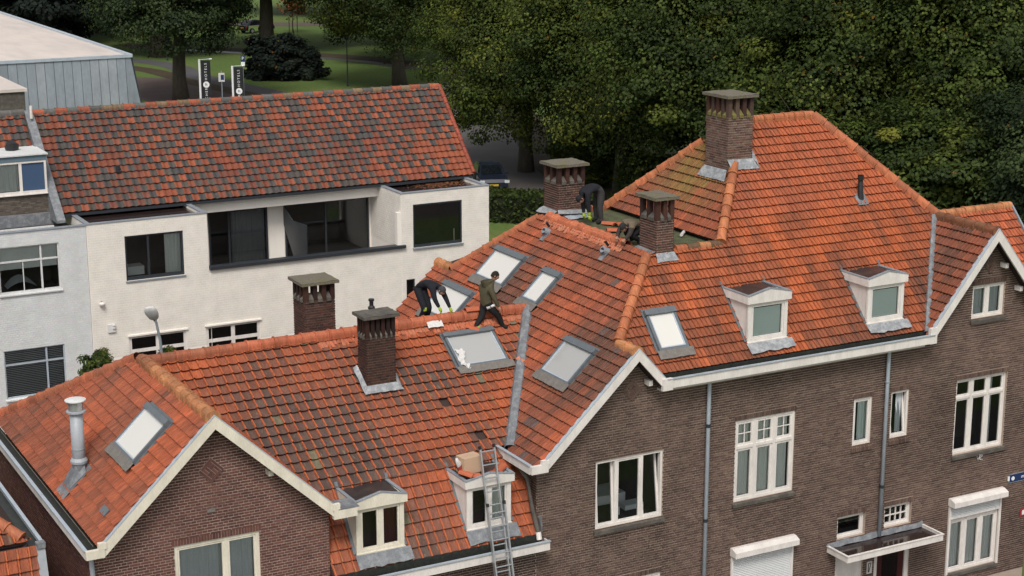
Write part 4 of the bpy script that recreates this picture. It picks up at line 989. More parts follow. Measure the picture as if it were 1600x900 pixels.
# dormers, chimneys, skylights
dormer(HB, *dm3, .09, 8.03, 9.20, 9.335, zbf, 'white_paint', blind='blind_pale', fas=.19, label='white dormer with pale blind nearer the middle gable')
dormer(HB, *dm4, .09, 8.03, 9.20, 9.335, zbf, 'white_paint', blind='blind_pale', fas=.19, label='white dormer with pale blind nearer the right gable')
cT = chimney(HB, 24.80, 25.56, 3.20, 4.15, 10.4, 12.88, 13.32, nf=3, ns=4, dark=1.15, base=BRICK_B + BRICK_C, pale_left=True, ledgem='ledge_moss', label='tall chimney with mossy openings on the hip of the high roof')
lead_skirt(cT, seg((24.58, 4.3, ztl(24.58) + .12), (24.58, 3.05, ztl(24.58) + .12), 8), seg((24.79, 4.15, ztl(24.79) + .24), (24.79, 3.19, ztl(24.79) + .24), 8))
lead_skirt(cT, seg((24.85, 2.98, zbf(2.98) + .13), (25.72, 2.98, zbf(2.98) + .12), 8), seg((24.79, 3.19, zbf(3.19) + .24), (25.57, 3.19, zbf(3.19) + .22), 8))
lead_skirt(cT, seg((25.75, 2.98, zbf(2.98) + .12), (25.80, 4.0, zbf(4.0) + .12), 8), seg((25.57, 3.19, zbf(3.19) + .22), (25.57, 4.1, zbf(4.0) + .26), 8))
cM = chimney(HB, 21.78, 22.28, 1.75, 2.47, 9.6, 10.86, 11.30, nf=2, ns=2, dark=.95, base=BRICK_C, pale_left=True, label='slim chimney with open top beside the crouching man')
lead_skirt(cM, seg((21.70, 1.52, zbf(1.52) + .13), (22.36, 1.52, zbf(1.52) + .13), 6), seg((21.77, 1.735, zbf(1.74) + .14), (22.29, 1.735, zbf(1.74) + .14), 6))
lead_skirt(cM, seg((21.42, 2.62, zbl(21.42) + .12), (21.46, 1.78, zbl(21.46) + .12), 6), seg((21.77, 2.5, 10.10), (21.77, 1.735, 10.08), 6), 'lead')
lead_skirt(cM, seg((22.42, 1.55, zbf(1.55) + .10), (22.40, 2.0, 10.06), 4), seg((22.29, 1.735, zbf(1.74) + .16), (22.29, 2.1, 10.2), 4))
cB = chimney(HB, 21.95, 22.76, 6.62, 7.36, 9.4, 10.92, 11.32, nf=3, ns=2, dark=.85, base=BRICK_C, pale_left=True, label='broad chimney beside the bending man at the back')
lead_skirt(cB, seg((21.68, 7.5, 9.98), (21.70, 6.45, 10.12), 6), seg((21.94, 7.36, 10.2), (21.94, 6.61, 10.18), 6))
lead_skirt(cB, seg((21.8, 6.38, 10.10), (22.9, 6.40, 10.03), 6), seg((21.94, 6.61, 10.22), (22.77, 6.61, 10.16), 6))
skylight(HB, rBL, *S1, label='large bright skylight behind the standing man'); skylight(HB, rBL, *S2, label='narrow skylight right of the standing man', fw=.07)
skylight(HB, rBL, *S3, pane='pane_sky_grey', label='grey skylight below the hip near the gable verge'); skylight(HB, rBL, *S4, pane='pane_sky', label='skylight behind the ridge beside the man in black')
skylight(HB, rBF, *S6, label='small skylight on the front slope beside the hip', fw=.07)
# vents
def roof_vent(roof, u, v, kind):
    p = roof.P(u, v, .05)
    if kind == 'black':
        m = MB(); a = [roof.P(u - .17, v - .19, .075), roof.P(u + .17, v - .19, .075), roof.P(u + .17, v + .16, .075), roof.P(u - .17, v + .16, .075)]
        t_ = [roof.P(u - .17, v - .19, .055), roof.P(u + .17, v - .19, .055), roof.P(u + .17, v + .16, .055), roof.P(u - .17, v + .16, .055)]
        m.faces(a + t_, [(0, 1, 2, 3), (0, 4, 5, 1), (1, 5, 6, 2), (2, 6, 7, 3), (3, 7, 4, 0)])
        b_ = m.build('roof_vent', 'lead', HB); m = MB()
        m.tube([p, p + Vector((.0, .02, .20)), p + Vector((.02, .06, .42)), p + Vector((.02, .06, .60))], [.085, .07, .065, .065], 12); m.tube([p + Vector((.02, .06, .48)), p + Vector((.02, .06, .60))], .08, 12)
        m.build('vent_pipe', 'black_plastic', b_, smooth=False)
    else:
        m = MB(); m.obox(roof.P(u - .09, v - .28, .07), roof.U * .18, roof.V * .3, roof.N * .02); b_ = m.build('roof_vent', 'lead', HB)
        q = roof.P(u, v, .06); m = MB(); m.tube([q, q + roof.N * .16 - roof.V * .05], [.10, .085], 12); m.build('vent_hood', 'zinc', b_)
        m = MB(); m.tube([q + roof.N * .12 - roof.V * .06, q + roof.N * .15 - roof.V * .075], .075, 12); m.build('vent_mouth', 'black_plastic', b_)
        m = MB(); m.tube([q + roof.V * .12 + roof.N * .1, q + roof.V * .14 + roof.N * .24], .035, 8); m.build('vent_stub', 'black_plastic', b_)
u_, v_ = bf(28.36, 2.36); roof_vent(rBF, u_, v_, 'black')
u_, v_ = bl_(21.36, 6.0); roof_vent(rBL, u_, v_, 'grey'); u_, v_ = bl_(21.40, 3.22); roof_vent(rBL, u_, v_, 'grey')
# ================================================================== white house behind with checkered pantile roof
HD = house_thing('white_house', 'white painted brick house with recessed balcony and checkered orange and grey pantile roof', 'house', (22.3, 29.0, 0))
rD = Roof((14.30, 27.95, 7.06), (1, 0, 0), (0, 3.05, 3.17)); PW, PH = .252, .30
def col_d(p, i, j, rg):
    g = (i + j) % 2 == 0
    if rg.random() < .06: g = not g
    t = cl((p.x - 25) / 4) * cl((30.2 - p.y) / 1.6)
    if g and rg.random() < .35 * t: g = False
    if g:
        c = lerp((.075, .072, .072), (.115, .088, .072), rg.random())
    else:
        c = lerp((.36, .098, .046), (.22, .066, .043), cl(rg.random() * .9 + .8 * vn(p.x * .35, p.y * .6, 5) - .3 * t))
        c = lerp(c, (.16, .075, .055), cl(.25 + 1.2 * vn(p.x * .5 + 9, p.y, 2)) * .6 * (1 - t))
    k = rg.uniform(.72, .98); return tuple(v * k for v in c)
Ld = math.hypot(3.05, 3.17)
pcD = [[(0, 0), (16.2, 0), (16.2, Ld), (0, Ld)]]
d = MB(); deck(d, rD, pcD); d.faces([(14.3, 31.0, 10.2), (30.5, 31.0, 10.2), (30.5, 34.5, 6.6), (14.3, 34.5, 6.6)], [(0, 1, 2, 3)]); roofD = d.build('roof', 'roof_deck', HD)
w1, c1 = tile_slope(rD, pcD, PW, PH, 'pan', 'tile_pan', col_d, [], seed=31)
finish_tiles(roofD, 'roof_tile', w1, c1, 'pan', PW, PH, 'tile_pan', 300)
ridge_line(HD, (14.25, 31.0, 10.20), (30.5, 31.0, 10.20), lambda i, n: [(.40, .11, .055), (.13, .125, .115)][i % 2] if rnd() < .85 else (.24, .16, .09), r=.13, step=.42, jit=.5)
ridge_line(HD, (30.52, 27.95, 7.14), (30.52, 30.95, 10.25), lambda i, n: (.36, .08, .045), r=.085, step=.3)
wl_ = dict(L=(15.96, 18.05, 4.88, 6.47), R=(26.95, 29.01, 4.89, 6.55), A=(15.94, 18.0, .9, 2.89), B=(18.74, 20.76, .9, 2.89), S=(26.64, 27.0, 2.9, 3.70))
m = MB(); f_ = [[(14.66, 0), (18.94, 0), (18.94, 7.0), (14.66, 7.0)], [(18.94, 0), (26.46, 0), (26.46, 4.80), (18.94, 4.80)], [(26.46, 0), (30.17, 0), (30.17, 7.0), (26.46, 7.0)]]
wall_sheet(m, (0, 26, 0), (1, 0, 0), f_, list(wl_.values()), reveal=.2)
for x0, x1 in ((14.66, 18.94), (26.46, 30.17)):
    for xa, n in ((x0, -1), (x1, 1)): m.poly([(xa, 26, 0), (xa, 33.5, 0), (xa, 33.5, 7.0), (xa, 26, 7.0)])
    m.box(x0 + .002, x1 - .002, 26.002, 26.14, 6.88, 7.0); m.box(x0 + .002, x0 + .14, 26.141, 28.1, 6.88, 7.0); m.box(x1 - .14, x1 - .002, 26.141, 28.1, 6.88, 7.0)
wall_sheet(m, (0, 28.8, 0), (1, 0, 0), [[(18.94, 4.2), (26.46, 4.2), (26.46, 6.9), (18.94, 6.9)]], [(19.90, 22.20, 4.25, 6.45), (22.90, 26.35, 4.25, 6.45)], reveal=.1); m.poly([(14.66, 33.5, 0), (30.17, 33.5, 0), (30.17, 33.5, 7.5), (14.66, 33.5, 7.5)])
m.box(18.94, 26.46, 28.10, 28.78, 6.57, 6.98); m.box(18.94, 26.46, 26.02, 26.14, 4.6, 4.95)
m.box(26.30, 26.459, 26.003, 26.2, 4.95, 6.3)
m.poly([(30.17, 28.0, 6.9), (30.17, 31.0, 10.1), (30.17, 34, 6.9)])
wallD = m.build('wall', 'white_render', HD)
# thin painted bricks on the front
b = MB(); colw = lambda p, rg: tuple(v * rg.uniform(.985, 1.015) for v in (.82, .77, .70))
bricks(b, (0, 26, 0), (1, 0, 0), (0, -1, 0), [[(14.68, 2.2), (18.93, 2.2), (18.93, 6.99), (14.68, 6.99)], [(18.94, 2.2), (26.45, 2.2), (26.45, 4.78), (18.94, 4.78)], [(26.47, 2.2), (30.16, 2.2), (30.16, 6.99), (26.47, 6.99)]], list(wl_.values()), colw, depth=.004, ch=.085, bl=.30, seed=33, bed=.010)
bricks(b, (26.46, 28.8, 0), (0, -1, 0), (-1, 0, 0), [[(0, 4.9), (2.7, 4.9), (2.7, 6.95), (0, 6.95)]], [], colw, depth=.004, ch=.085, bl=.30, seed=34, bed=.010)
b.build('brick_face', 'brick_red', wallD, kind='stuff')
for x0, x1 in ((14.66, 18.94), (26.46, 30.17)):
    fr = MB().box(x0 + .141, x1 - .141, 26.141, 28.3, 6.80, 6.89).build('flat_roof', 'bitumen_wet', HD)
    m = MB(); m.box(x0 - .02, x1 + .02, 25.97, 26.16, 7.001, 7.03); m.box(x0 - .02, x0 + .16, 26.161, 28.1, 7.001, 7.03); m.box(x1 - .16, x1 + .02, 26.161, 28.1, 7.001, 7.03); m.build('parapet_capping', 'zinc', fr)
m = MB(); m.box(14.4, 30.4, 27.78, 27.94, 6.985, 7.06); m.build('gutter', 'anthracite', HD)
m = MB(); m.box(18.95, 26.60, 25.88, 26.22, 4.80 + .15, 5.06); m.build('balcony_rail', 'anthracite', HD)
MB().box(18.95, 26.45, 26.23, 28.78, 4.15, 4.25).build('balcony_floor', 'stone_sill', HD)
def dark_window(x0, x1, z0, z1, y, nm='window', split=.5, depth=1.6, fw=.07, curt=None, room='interior_dark'):
    m = MB(); ring(m, x0, x1, z0, z1, fw, y, y + .10, wb=fw * 1.7); s_ = x0 + (x1 - x0) * split
    if split < 1: m.box(s_ - .035, s_ + .035, y + .01, y + .1, z0 + fw, z1 - fw)
    w_ = m.build(nm, 'anthracite', HD)
    MB().box(x0 + fw, (s_ - .036) if split < 1 else x1 - fw, y + .05, y + .06, z0 + fw * 1.7, z1 - fw).build('pane', 'pane', w_)
    if split < 1: MB().box(s_ + .036, x1 - fw, y + .05, y + .06, z0 + fw * 1.7, z1 - fw).build('pane', 'pane', w_)
    interior(w_, x0 + .01, x1 - .01, z0 + .01, z1 - .01, y + .11, y + depth, room)
    for c in (curt or []): curtain(w_, x0 + (x1 - x0) * c[0], x0 + (x1 - x0) * c[1], z0 + .1, z1 - .08, y + .16, c[2])
    MB().box(x0 - .03, x1 + .03, y - .10, y + .01, z0 - .05, z0 - .002).build('sill', 'zinc' if nm == 'window' else 'anthracite', w_)
    return w_
wL = dark_window(*wl_['L'], 26.05, split=.40, curt=[(.70, .98, 'curtain_pale')], room='interior_mid')
MB().box(16.15, 16.75, 26.5, 27.0, 4.95, 5.25).build('pillow_stack', 'curtain_pale', wL)
wR = dark_window(*wl_['R'], 26.02, split=2.0, depth=2.0, fw=.06)
MB().box(28.80, 28.84, 26.3, 26.34, 4.95, 5.4).build('lamp_stand', 'white_paint', wR)
dark_window(19.90, 22.20, 4.25, 6.45, 28.72, 'sliding_door', .34, curt=[(.40, .97, 'curtain_dark')], fw=.06)
dark_window(22.90, 26.35, 4.25, 6.45, 28.72, 'sliding_door', .48, depth=3.0, room='interior_mid', fw=.06)
m = MB(); pr = [(28.70, 6.42), (28.70, 5.71), (27.75, 4.63), (26.46, 4.91), (26.40, 6.10), (27.76, 6.02)]
a_ = [(22.83, y, z) for y, z in pr]; b_ = [(22.87, y, z) for y, z in pr]
m.faces(a_ + b_, [tuple(range(6)), tuple(range(6, 12))[::-1]] + [(i, i + 6, (i + 1) % 6 + 6, (i + 1) % 6) for i in range(6)]); m.build('privacy_screen', 'anthracite', HD)
for k in ('A', 'B'):
    x0, x1, z0, z1 = wl_[k]
    m = MB(); ring(m, x0, x1, z0, z1, .09, 26.03, 26.12); xm = (x0 + x1) / 2; m.box(xm - .07, xm + .07, 26.04, 26.12, z0 + .09, z1 - .09); m.box(x0 + .09, x1 - .09, 26.035, 26.115, z1 - .62, z1 - .50)
    w_ = m.build('window', 'white_paint', HD)
    for a_, b_ in ((x0 + .09, xm - .07), (xm + .07, x1 - .09)):
        MB().box(a_, b_, 26.07, 26.08, z1 - .5, z1 - .09).build('pane', 'pane_dark', w_); MB().box(a_, b_, 26.07, 26.08, z0 + .09, z1 - .62).build('pane', 'pane_dark', w_)
    interior(w_, x0 + .01, x1 - .01, z0 + .01, z1 - .01, 26.13, 27.2); MB().box(x0 - .05, x1 + .05, 25.93, 26.02, z1 + .002, z1 + .06).build('drip_moulding', 'white_render', w_)
dark_window(*wl_['S'], 26.03, split=2.0, fw=.04)
v_ = MB().box(15.20, 15.46, 25.93, 25.995, 3.14, 3.42).build('wall_vent', 'white_old', HD); MB().box(15.36, 15.44, 25.88, 25.929, 3.27, 3.33).build('vent_flap', 'white_paint', v_); MB().box(15.36, 15.44, 25.88, 25.929, 3.37, 3.40).build('vent_flap', 'white_paint', v_)
lm_ = MB().lathe((15.03, 25.9, 4.16), [(.06, 0), (.10, .02), (.10, .06), (.03, .11)], 10).build('wall_lamp', 'white_paint', HD)
MB().box(15.01, 15.05, 25.9, 25.995, 4.25, 4.29).build('lamp_bracket', 'zinc', lm_)
p = rD.P(2.4, 1.55, .06); rv = MB().tube([p, p + Vector((0, -.02, .22))], .075, 10).build('roof_vent', 'anthracite', HD); MB().box(p.x - .1, p.x + .1, p.y - .1, p.y + .1, p.z - .02, p.z + .03).build('vent_base', 'anthracite', rv)
# leaf litter on the right flat roof
m = MB(); rg = random.Random(8)
for k in range(650):
    x, y = rg.gauss(28.9, .55), rg.gauss(27.5, .28)
    if not (26.65 < x < 30.0 and 26.3 < y < 28.0): continue
    a = rg.uniform(0, 6.3); s_ = rg.uniform(.03, .07); z = 6.895 + rg.uniform(0, .03)
    m.faces([(x + s_ * math.cos(a), y + s_ * math.sin(a), z), (x + s_ * .6 * math.cos(a + 1.6), y + s_ * .6 * math.sin(a + 1.6), z + .015), (x - s_ * math.cos(a), y - s_ * math.sin(a), z + .004), (x - s_ * .6 * math.cos(a + 1.6), y - s_ * .6 * math.sin(a + 1.6), z + .01)], [(0, 1, 2, 3)], rg.choice([(.16, .05, .02), (.10, .04, .02), (.22, .09, .03)]))
mat('tinted_litter', (1, 1, 1), .9, tint=True, amt=.2)
lt = m.build('leaf_litter', 'tinted_litter'); lt['kind'] = 'stuff'; lt['label'] = 'brown fallen leaves on the flat roof of the white house'; lt['category'] = 'leaves'

# ================================================================== older white neighbour at the left edge
HF = house_thing('white_house', 'older greyish white house at the left edge with flat extension and blue dormer window', 'house', (10.0, 29.0, 0))
fw_ = [(11.66, 13.70, 4.91, 6.50), (11.62, 13.68, 1.25, 2.94)]
m = MB(); wall_sheet(m, (0, 26, 0), (1, 0, 0), [[(4, 0), (14.65, 0), (14.65, 6.98), (4, 6.98)]], fw_, reveal=.2); m.box(4, 14.64, 26.002, 26.16, 6.72, 6.98)
m.poly([(4, 26, 0), (4, 33, 0), (4, 33, 7), (4, 26, 7)]); wallF = m.build('wall', 'white_old', HF)
b = MB(); bricks(b, (0, 26, 0), (1, 0, 0), (0, -1, 0), [[(10.8, 1.0), (14.64, 1.0), (14.64, 6.97), (10.8, 6.97)]], fw_, lambda p, rg: tuple(v * rg.uniform(.95, 1.03) for v in (.70, .71, .71)), depth=.005, ch=.075, bl=.24, seed=36); b.build('brick_face', 'brick_red', wallF, kind='stuff')
fr = MB().box(4.1, 14.5, 26.161, 28.3, 6.62, 6.72).build('flat_roof', 'bitumen', HF); MB().box(4, 14.66, 25.96, 26.18, 6.981, 7.01).build('parapet_capping', 'zinc', fr)
MB().box(11.0, 13.9, 27.3, 27.42, 6.721, 6.82).build('roof_kerb', 'white_old', fr); MB().box(10, 14.3, 28.12, 28.3, 6.721, 7.12).build('lead_upstand', 'lead', fr)
m = MB().box(10.0, 13.98, 28.3, 29.6, 7.121, 7.82)
dB = m.build('dormer', 'mortar_soot', HF)
b = MB(); bricks(b, (0, 28.3, 0), (1, 0, 0), (0, -1, 0), [[(10.0, 7.13), (13.98, 7.13), (13.98, 7.81), (10, 7.81)]], [], soot([(.13, .11, .09), (.16, .135, .11), (.10, .09, .075)], lambda p: 1), seed=38); b.build('brick_face', 'brick_red', dB, kind='stuff')
m = MB(); ring(m, 11.2, 13.98, 7.83, 8.97, .07, 28.24, 28.34, wb=.1); m.box(13.04, 13.14, 28.25, 28.34, 7.93, 8.90); m.box(11.1, 14.02, 28.18, 28.30, 7.80, 7.829); m.build('window_frame', 'white_paint', dB)
mat('blind_blue', (.045, .085, .16), .6, amt=.1); MB().box(13.14, 13.91, 28.29, 28.30, 7.93, 8.90).build('pane', 'blind_blue', dB)
MB().box(11.27, 13.04, 28.29, 28.30, 7.93, 8.90).build('pane', 'pane', dB); interior(dB, 11.27, 13.04, 7.9, 8.92, 28.36, 29.4, 'interior_mid'); curtain(dB, 12.2, 13.04, 7.93, 8.9, 28.42, 'curtain_pale')
mat('fascia_blue', (.13, .19, .235), .5, amt=.25); MB().box(10.0, 14.0, 28.22, 29.6, 8.98, 9.17).build('fascia', 'fascia_blue', dB); MB().box(9.95, 14.05, 28.15, 30.2, 9.171, 9.215).build('roof_rim', 'white_old', dB)
for x0, x1, z0, z1 in fw_:
    m = MB(); ring(m, x0, x1, z0, z1, .045, 26.04, 26.13); m.box(x0 + (x1 - x0) * .70 - .03, x0 + (x1 - x0) * .70 + .03, 26.05, 26.13, z0 + .05, z1 - .05); zt = z1 - .52; m.box(x0 + .05, x1 - .05, 26.045, 26.125, zt - .03, zt + .03)
    up = z0 > 3
    if up: m.box(x0 + (x1 - x0) * .40 - .015, x0 + (x1 - x0) * .40 + .015, 26.06, 26.12, z0 + .05, zt - .03)
    w_ = m.build('window', 'zinc_light' if not up else 'white_old', HF)
    MB().box(x0 + .046, x1 - .046, 26.085, 26.09, z0 + .05, z1 - .05).build('pane', 'pane', w_)
    interior(w_, x0 + .01, x1 - .01, z0 + .01, z1 - .01, 26.14, 27.4, 'interior_dark' if not up else 'interior_mid')
    sill(w_, x0, x1, z0 - .002, .08, .07, 'white_old', 26.0)
    if up:
        MB().box(x0 + .05, x1 - .05, 26.16, 26.165, z1 - .80, z1 - .05).build('roller_blind', 'curtain_pale', w_)
        m = MB(); n = 8; m.faces([(x0 + .3 + 1.0 * i / n, 26.3 + .5 * j / 3, z0 + .05 + .40 * math.sin(math.pi * (i + .5) / (n + 1)) * (.6 + .4 * j / 3)) for j in range(4) for i in range(n + 1)], [(j * (n + 1) + i, j * (n + 1) + i + 1, (j + 1) * (n + 1) + i + 1, (j + 1) * (n + 1) + i) for j in range(3) for i in range(n)]); m.build('bedding', 'curtain_grey', w_, smooth=True)
    else:
        z = z0 + .06
        while z < z1 - .06:
            MB().obox((x0 + .05, 26.17, z), (x1 - x0 - .1, 0, 0), (0, .035, .022), (0, .001, .003)).build('slat', 'curtain_grey', w_); z += .062
rF = Roof((8.0, 28.0, 7.0), (1, 0, 0), (0, 3.05, 3.2))
pcF = [[(0, 1.9), (5.95, 1.9), (5.95, Ld), (0, Ld)]]
d = MB(); deck(d, rF, pcF); roofF = d.build('roof', 'roof_deck', HF)
w1, c1 = tile_slope(rF, pcF, PW, PH, 'pan', 'tile_pan', col_d, [], seed=41); finish_tiles(roofF, 'roof_tile', w1, c1, 'pan', PW, PH, 'tile_pan', 120)
ridge_line(HF, (9.0, 31.05, 10.24), (13.95, 31.05, 10.24), lambda i, n: (.15, .14, .13), r=.12, step=.42)
m = MB(); extr = [(27.2, 7.0), (31.0, 10.32), (31.2, 10.32), (31.2, 6.9), (27.2, 6.9)]
a_ = [(13.98, y, z) for y, z in extr]; b_ = [(14.28, y, z) for y, z in extr]
m.faces(a_ + b_, [tuple(range(5)), tuple(range(5, 10))[::-1]] + [(i, i + 5, (i + 1) % 5 + 5, (i + 1) % 5) for i in range(5)]); m.build('party_wall', 'lead', HF)
hb_ = MB().tube([(13.1, 29.35, 9.22), (13.1, 29.35, 9.36), (13.1, 29.5, 9.5)], [.22, .26, .10], 12); hb_.build('roof_ventilator', 'black_plastic', HF)
MB().tube([(14.13, 30.6, 10.1), (14.13, 30.6, 10.55)], .05, 8).build('vent_pipe', 'white_paint', HF)

# ================================================================== zinc clad hall
mat('zinc_mid', (.27, .305, .335), .5, scale=1.5, amt=.3, fine=8, famt=.15, metal=.3, stretch=(1, 1, .4)); mat('zinc_pale', (.37, .405, .435), .5, scale=1.5, amt=.3, fine=8, famt=.15, metal=.3, stretch=(1, 1, .4))
HE = house_thing('zinc_hall', 'long hall clad in grey zinc panels with a pale flat roof', 'hall', (10, 76, 0))
m = MB(); ztop, zbot = 8.9, 0.0
m.poly([(26.4, 60, 8.9), (27.7, 59.4, 0), (27.7, 94, 0), (26.4, 92, 8.9)]); m.poly([(-12, 60, 8.9), (-12, 59.4, 0), (27.7, 59.4, 0), (26.4, 60, 8.9)]); coreE = m.build('wall', 'anthracite', HE)
m = MB(); m.poly([(26.43, 60, 8.9), (27.73, 59.4, 0), (27.73, 94, 0), (26.43, 92, 8.9)]); m.build('side_cladding', 'zinc', HE)
x = 15.0; rg = random.Random(12)
while x < 26.2:
    wd = .48; xa, xb = x, min(x + wd, 26.35)
    def xt(q, t): return q + (3.1 * t if q > 25.9 else 0)
    m = MB(); e = .03
    a = [(xa + .012, 60 - e, 8.82), (xb - .012, 60 - e, 8.82), ((xb if xb < 26.2 else 27.7) - .012, 59.4 - e, 0), (xa + .012, 59.4 - e, 0)]; b_ = [(p[0], p[1] + .028, p[2]) for p in a]
    m.faces(a + b_, [(0, 3, 2, 1), (0, 1, 5, 4), (1, 2, 6, 5), (3, 0, 4, 7)]); k = rg.uniform(.86, 1.12)
    o = m.build('cladding_panel', rg.choice(('zinc', 'zinc', 'zinc_mid', 'zinc_pale')), coreE); x += wd
mat('gravel_pale', (.60, .53, .48), .9, col2=(.46, .41, .38), scale=.25, amt=.7, fine=1.5, famt=.12, stretch=(1, .25, 1))
fr = MB().faces([(-12, 60, 8.92), (26.4, 60, 8.92), (26.4, 92, 8.92), (-12, 92, 8.92)], [(0, 1, 2, 3)])
m = MB(); m.poly([(-12, 60.05, 8.90), (26.35, 60.05, 8.90), (26.35, 92, 8.90), (-12, 92, 8.90)]); fr = m.build('flat_roof', 'gravel_pale', HE)
m = MB(); m.box(-12, 26.42, 59.9, 60.1, 8.84, 9.0); m.box(26.3, 26.5, 60.101, 92, 8.84, 9.0); m.build('roof_edge', 'zinc_light', fr)
an = MB().box(4, 18.34, 50, 57.5, 0, 8.62).build('annex', 'stone_sill', HE); MB().box(3.9, 18.44, 49.9, 57.5, 8.621, 8.76).build('annex_roof', 'gravel_pale', an)

# ================================================================== neighbour roof in the lower left corner
HG = house_thing('tiled_house', 'neighbouring tiled house at the lower left corner with blue-grey gutter', 'house', (4.5, 3.5, 0))
gx, gy, gz = 6.95, .86, 6.0
m = MB().box(0, 6.75, .9, 8.5, 0, 5.9); gw = m.build('wall', 'mortar_soot', HG)
rGa = Roof((0, .95, 6.02), (1, 0, 0), (0, 1, .75)); rGb = Roof((6.72, .95, 6.02), (0, 1, 0), (-1, 0, .75)); rGc = Roof((0, .30, 4.0), (1, 0, 0), (0, .55, 2.0))
lg = 3.2 * 1.25
pa = [[(0, 0), (6.72, 0), (6.72 - 3.2, lg), (0, lg)]]; pb = [[(0, 0), (7.5, 0), (7.5, lg), (3.2, lg)]]; pcg = [[(0, 0), (6.84, 0), (6.84, 2.07), (0, 2.07)]]
d = MB(); deck(d, rGa, pa); deck(d, rGb, pb); deck(d, rGc, pcg); roofG = d.build('roof', 'roof_deck', HG)
colG = lambda p, i, j, rg: mixtile((.44, .11, .045), BROWN, .35 + rg.uniform(-.3, .45) + .5 * vn(p.x * 2, p.z * 2), rg)
wa, ca = tile_slope(rGa, pa, HO_W, HO_H, 'holland', 'tile_weathered', colG, seed=51); wb_, cb = tile_slope(rGb, pb, HO_W, HO_H, 'holland', 'tile_weathered', colG, seed=52); wc, cc = tile_slope(rGc, pcg, HO_W, HO_H, 'holland', 'tile_weathered', colG, seed=53)
finish_tiles(roofG, 'roof_tile', wa + wc, join(join(ca, cb), cc), 'holland', HO_W, HO_H, 'tile_weathered', 90)
ridge_line(HG, (6.62, 1.05, 6.10), (4.2, 3.47, 7.92), lambda i, n: lerp(HIPO, OLD, rnd()), r=.12, step=.36, lift=.02)
gutter_y(HG, gy, 8.5, gx + .02, 6.70, 5.86, 6.03, 'zinc_light', lip='zinc_light')
m = MB(); m.bar((6.92, .86, 5.98), (6.92, .28, 3.9), .17, .12, up=(0, 1, 0)); vb = m.build('verge_board', 'grey_pipe', HG); MB().box(6.84, 7.01, .74, .90, 5.95, 6.06).build('corner_cap', 'lead', vb)
# ================================================================== ground, road, park
import numpy as np
mat('grass', (.080, .135, .024), .95, col2=(.12, .15, .034), scale=.12, amt=.8, fine=3.0, famt=.35, bump=.4, bscale=8)
mat('asphalt', (.088, .080, .078), .9, col2=(.12, .108, .10), scale=.4, amt=.6, fine=12, famt=.2)
mat('path_paving', (.085, .082, .085), .9, scale=.4, amt=.3, fine=8, famt=.2)
mat('brick_paving', (.11, .080, .070), .9, scale=.5, amt=.35, fine=8, famt=.25)
mat('soil', (.045, .032, .020), .95, col2=(.075, .05, .022), scale=.8, amt=.8, fine=6, famt=.35)
mat('water', (.05, .05, .045), .45, amt=.1, famt=0, bump=.15, bscale=3, spec=.6)
mat('bark', (.075, .062, .048), .95, col2=(.12, .105, .08), scale=5, amt=.6, fine=20, famt=.4, bump=.6, bscale=14, stretch=(1, 1, .3))
gm = MB(); gm.poly([(-500, -200, 0), (700, -200, 0), (700, 900, 0), (-500, 900, 0)]); structure(gm.build('ground', 'grass'))
def ribbon(name, pts, w, z, matn, th=None):
    m = MB(); P = [Vector((x, y, 0)) for x, y in pts]; Q = []
    for i in range(len(P) - 1):
        p0, p1, p2, p3 = P[max(i - 1, 0)], P[i], P[i + 1], P[min(i + 2, len(P) - 1)]
        for k in range(8):
            t = k / 8; Q.append(.5 * ((2 * p1) + (-p0 + p2) * t + (2 * p0 - 5 * p1 + 4 * p2 - p3) * t * t + (-p0 + 3 * p1 - 3 * p2 + p3) * t ** 3))
    Q.append(P[-1]); V_ = []
    for i, q in enumerate(Q):
        d_ = (Q[min(i + 1, len(Q) - 1)] - Q[max(i - 1, 0)]).normalized(); n_ = Vector((-d_.y, d_.x, 0)); ww = w if not isinstance(w, (list, tuple)) else w[0] + (w[1] - w[0]) * i / (len(Q) - 1)
        V_ += [q + n_ * ww / 2 + Vector((0, 0, z)), q - n_ * ww / 2 + Vector((0, 0, z))]
    m.faces(V_, [(2 * i, 2 * i + 1, 2 * i + 3, 2 * i + 2) for i in range(len(Q) - 1)]); return structure(m.build(name, matn))
ribbon('road', [(80, 125), (66, 97), (57.0, 78), (51.8, 66), (48.6, 55), (47.2, 42), (49, 20), (52, -10)], 4.6, .012, 'asphalt')
ribbon('verge_soil', [(68, 95), (60.2, 77), (55.5, 66), (52.6, 55), (51.5, 42), (53, 20)], 3.4, .006, 'soil')
ribbon('path', [(30, 165), (49.2, 136.5), (50.3, 120), (52.5, 104.3), (56, 92), (60, 84)], 2.4, .010, 'path_paving')
ribbon('flower_bed', [(40, 146), (47.2, 130), (48.6, 117), (50.6, 103), (54, 90)], 2.2, .005, 'soil')
ribbon('yard_paving', [(18, 130), (42, 120), (45.5, 108), (45, 92), (40, 70)], 9.0, .004, 'brick_paving')
ribbon('ditch_water', [(52, 150), (61, 138), (68.4, 125.5), (71, 116), (84, 104)], 1.3, .008, 'water')
ribbon('ditch_bank', [(52, 153), (62, 140.5), (69.9, 128), (73, 117.5), (86, 106)], 3.2, .003, 'soil')
ribbon('far_road', [(30, 200), (72, 170), (85, 162), (130, 130)], 5.0, .012, 'brick_paving')
ribbon('street', [(-40, -9), (10, -9), (40, -9), (80, -9)], 6.0, .004, 'asphalt')
ribbon('pavement', [(-40, -3), (10, -3), (40, -3), (80, -3)], 5.6, .008, 'brick_paving')
ribbon('back_yard', [(4, 17.5), (20, 17.5), (34, 17.5)], 16.0, .006, 'brick_paving')

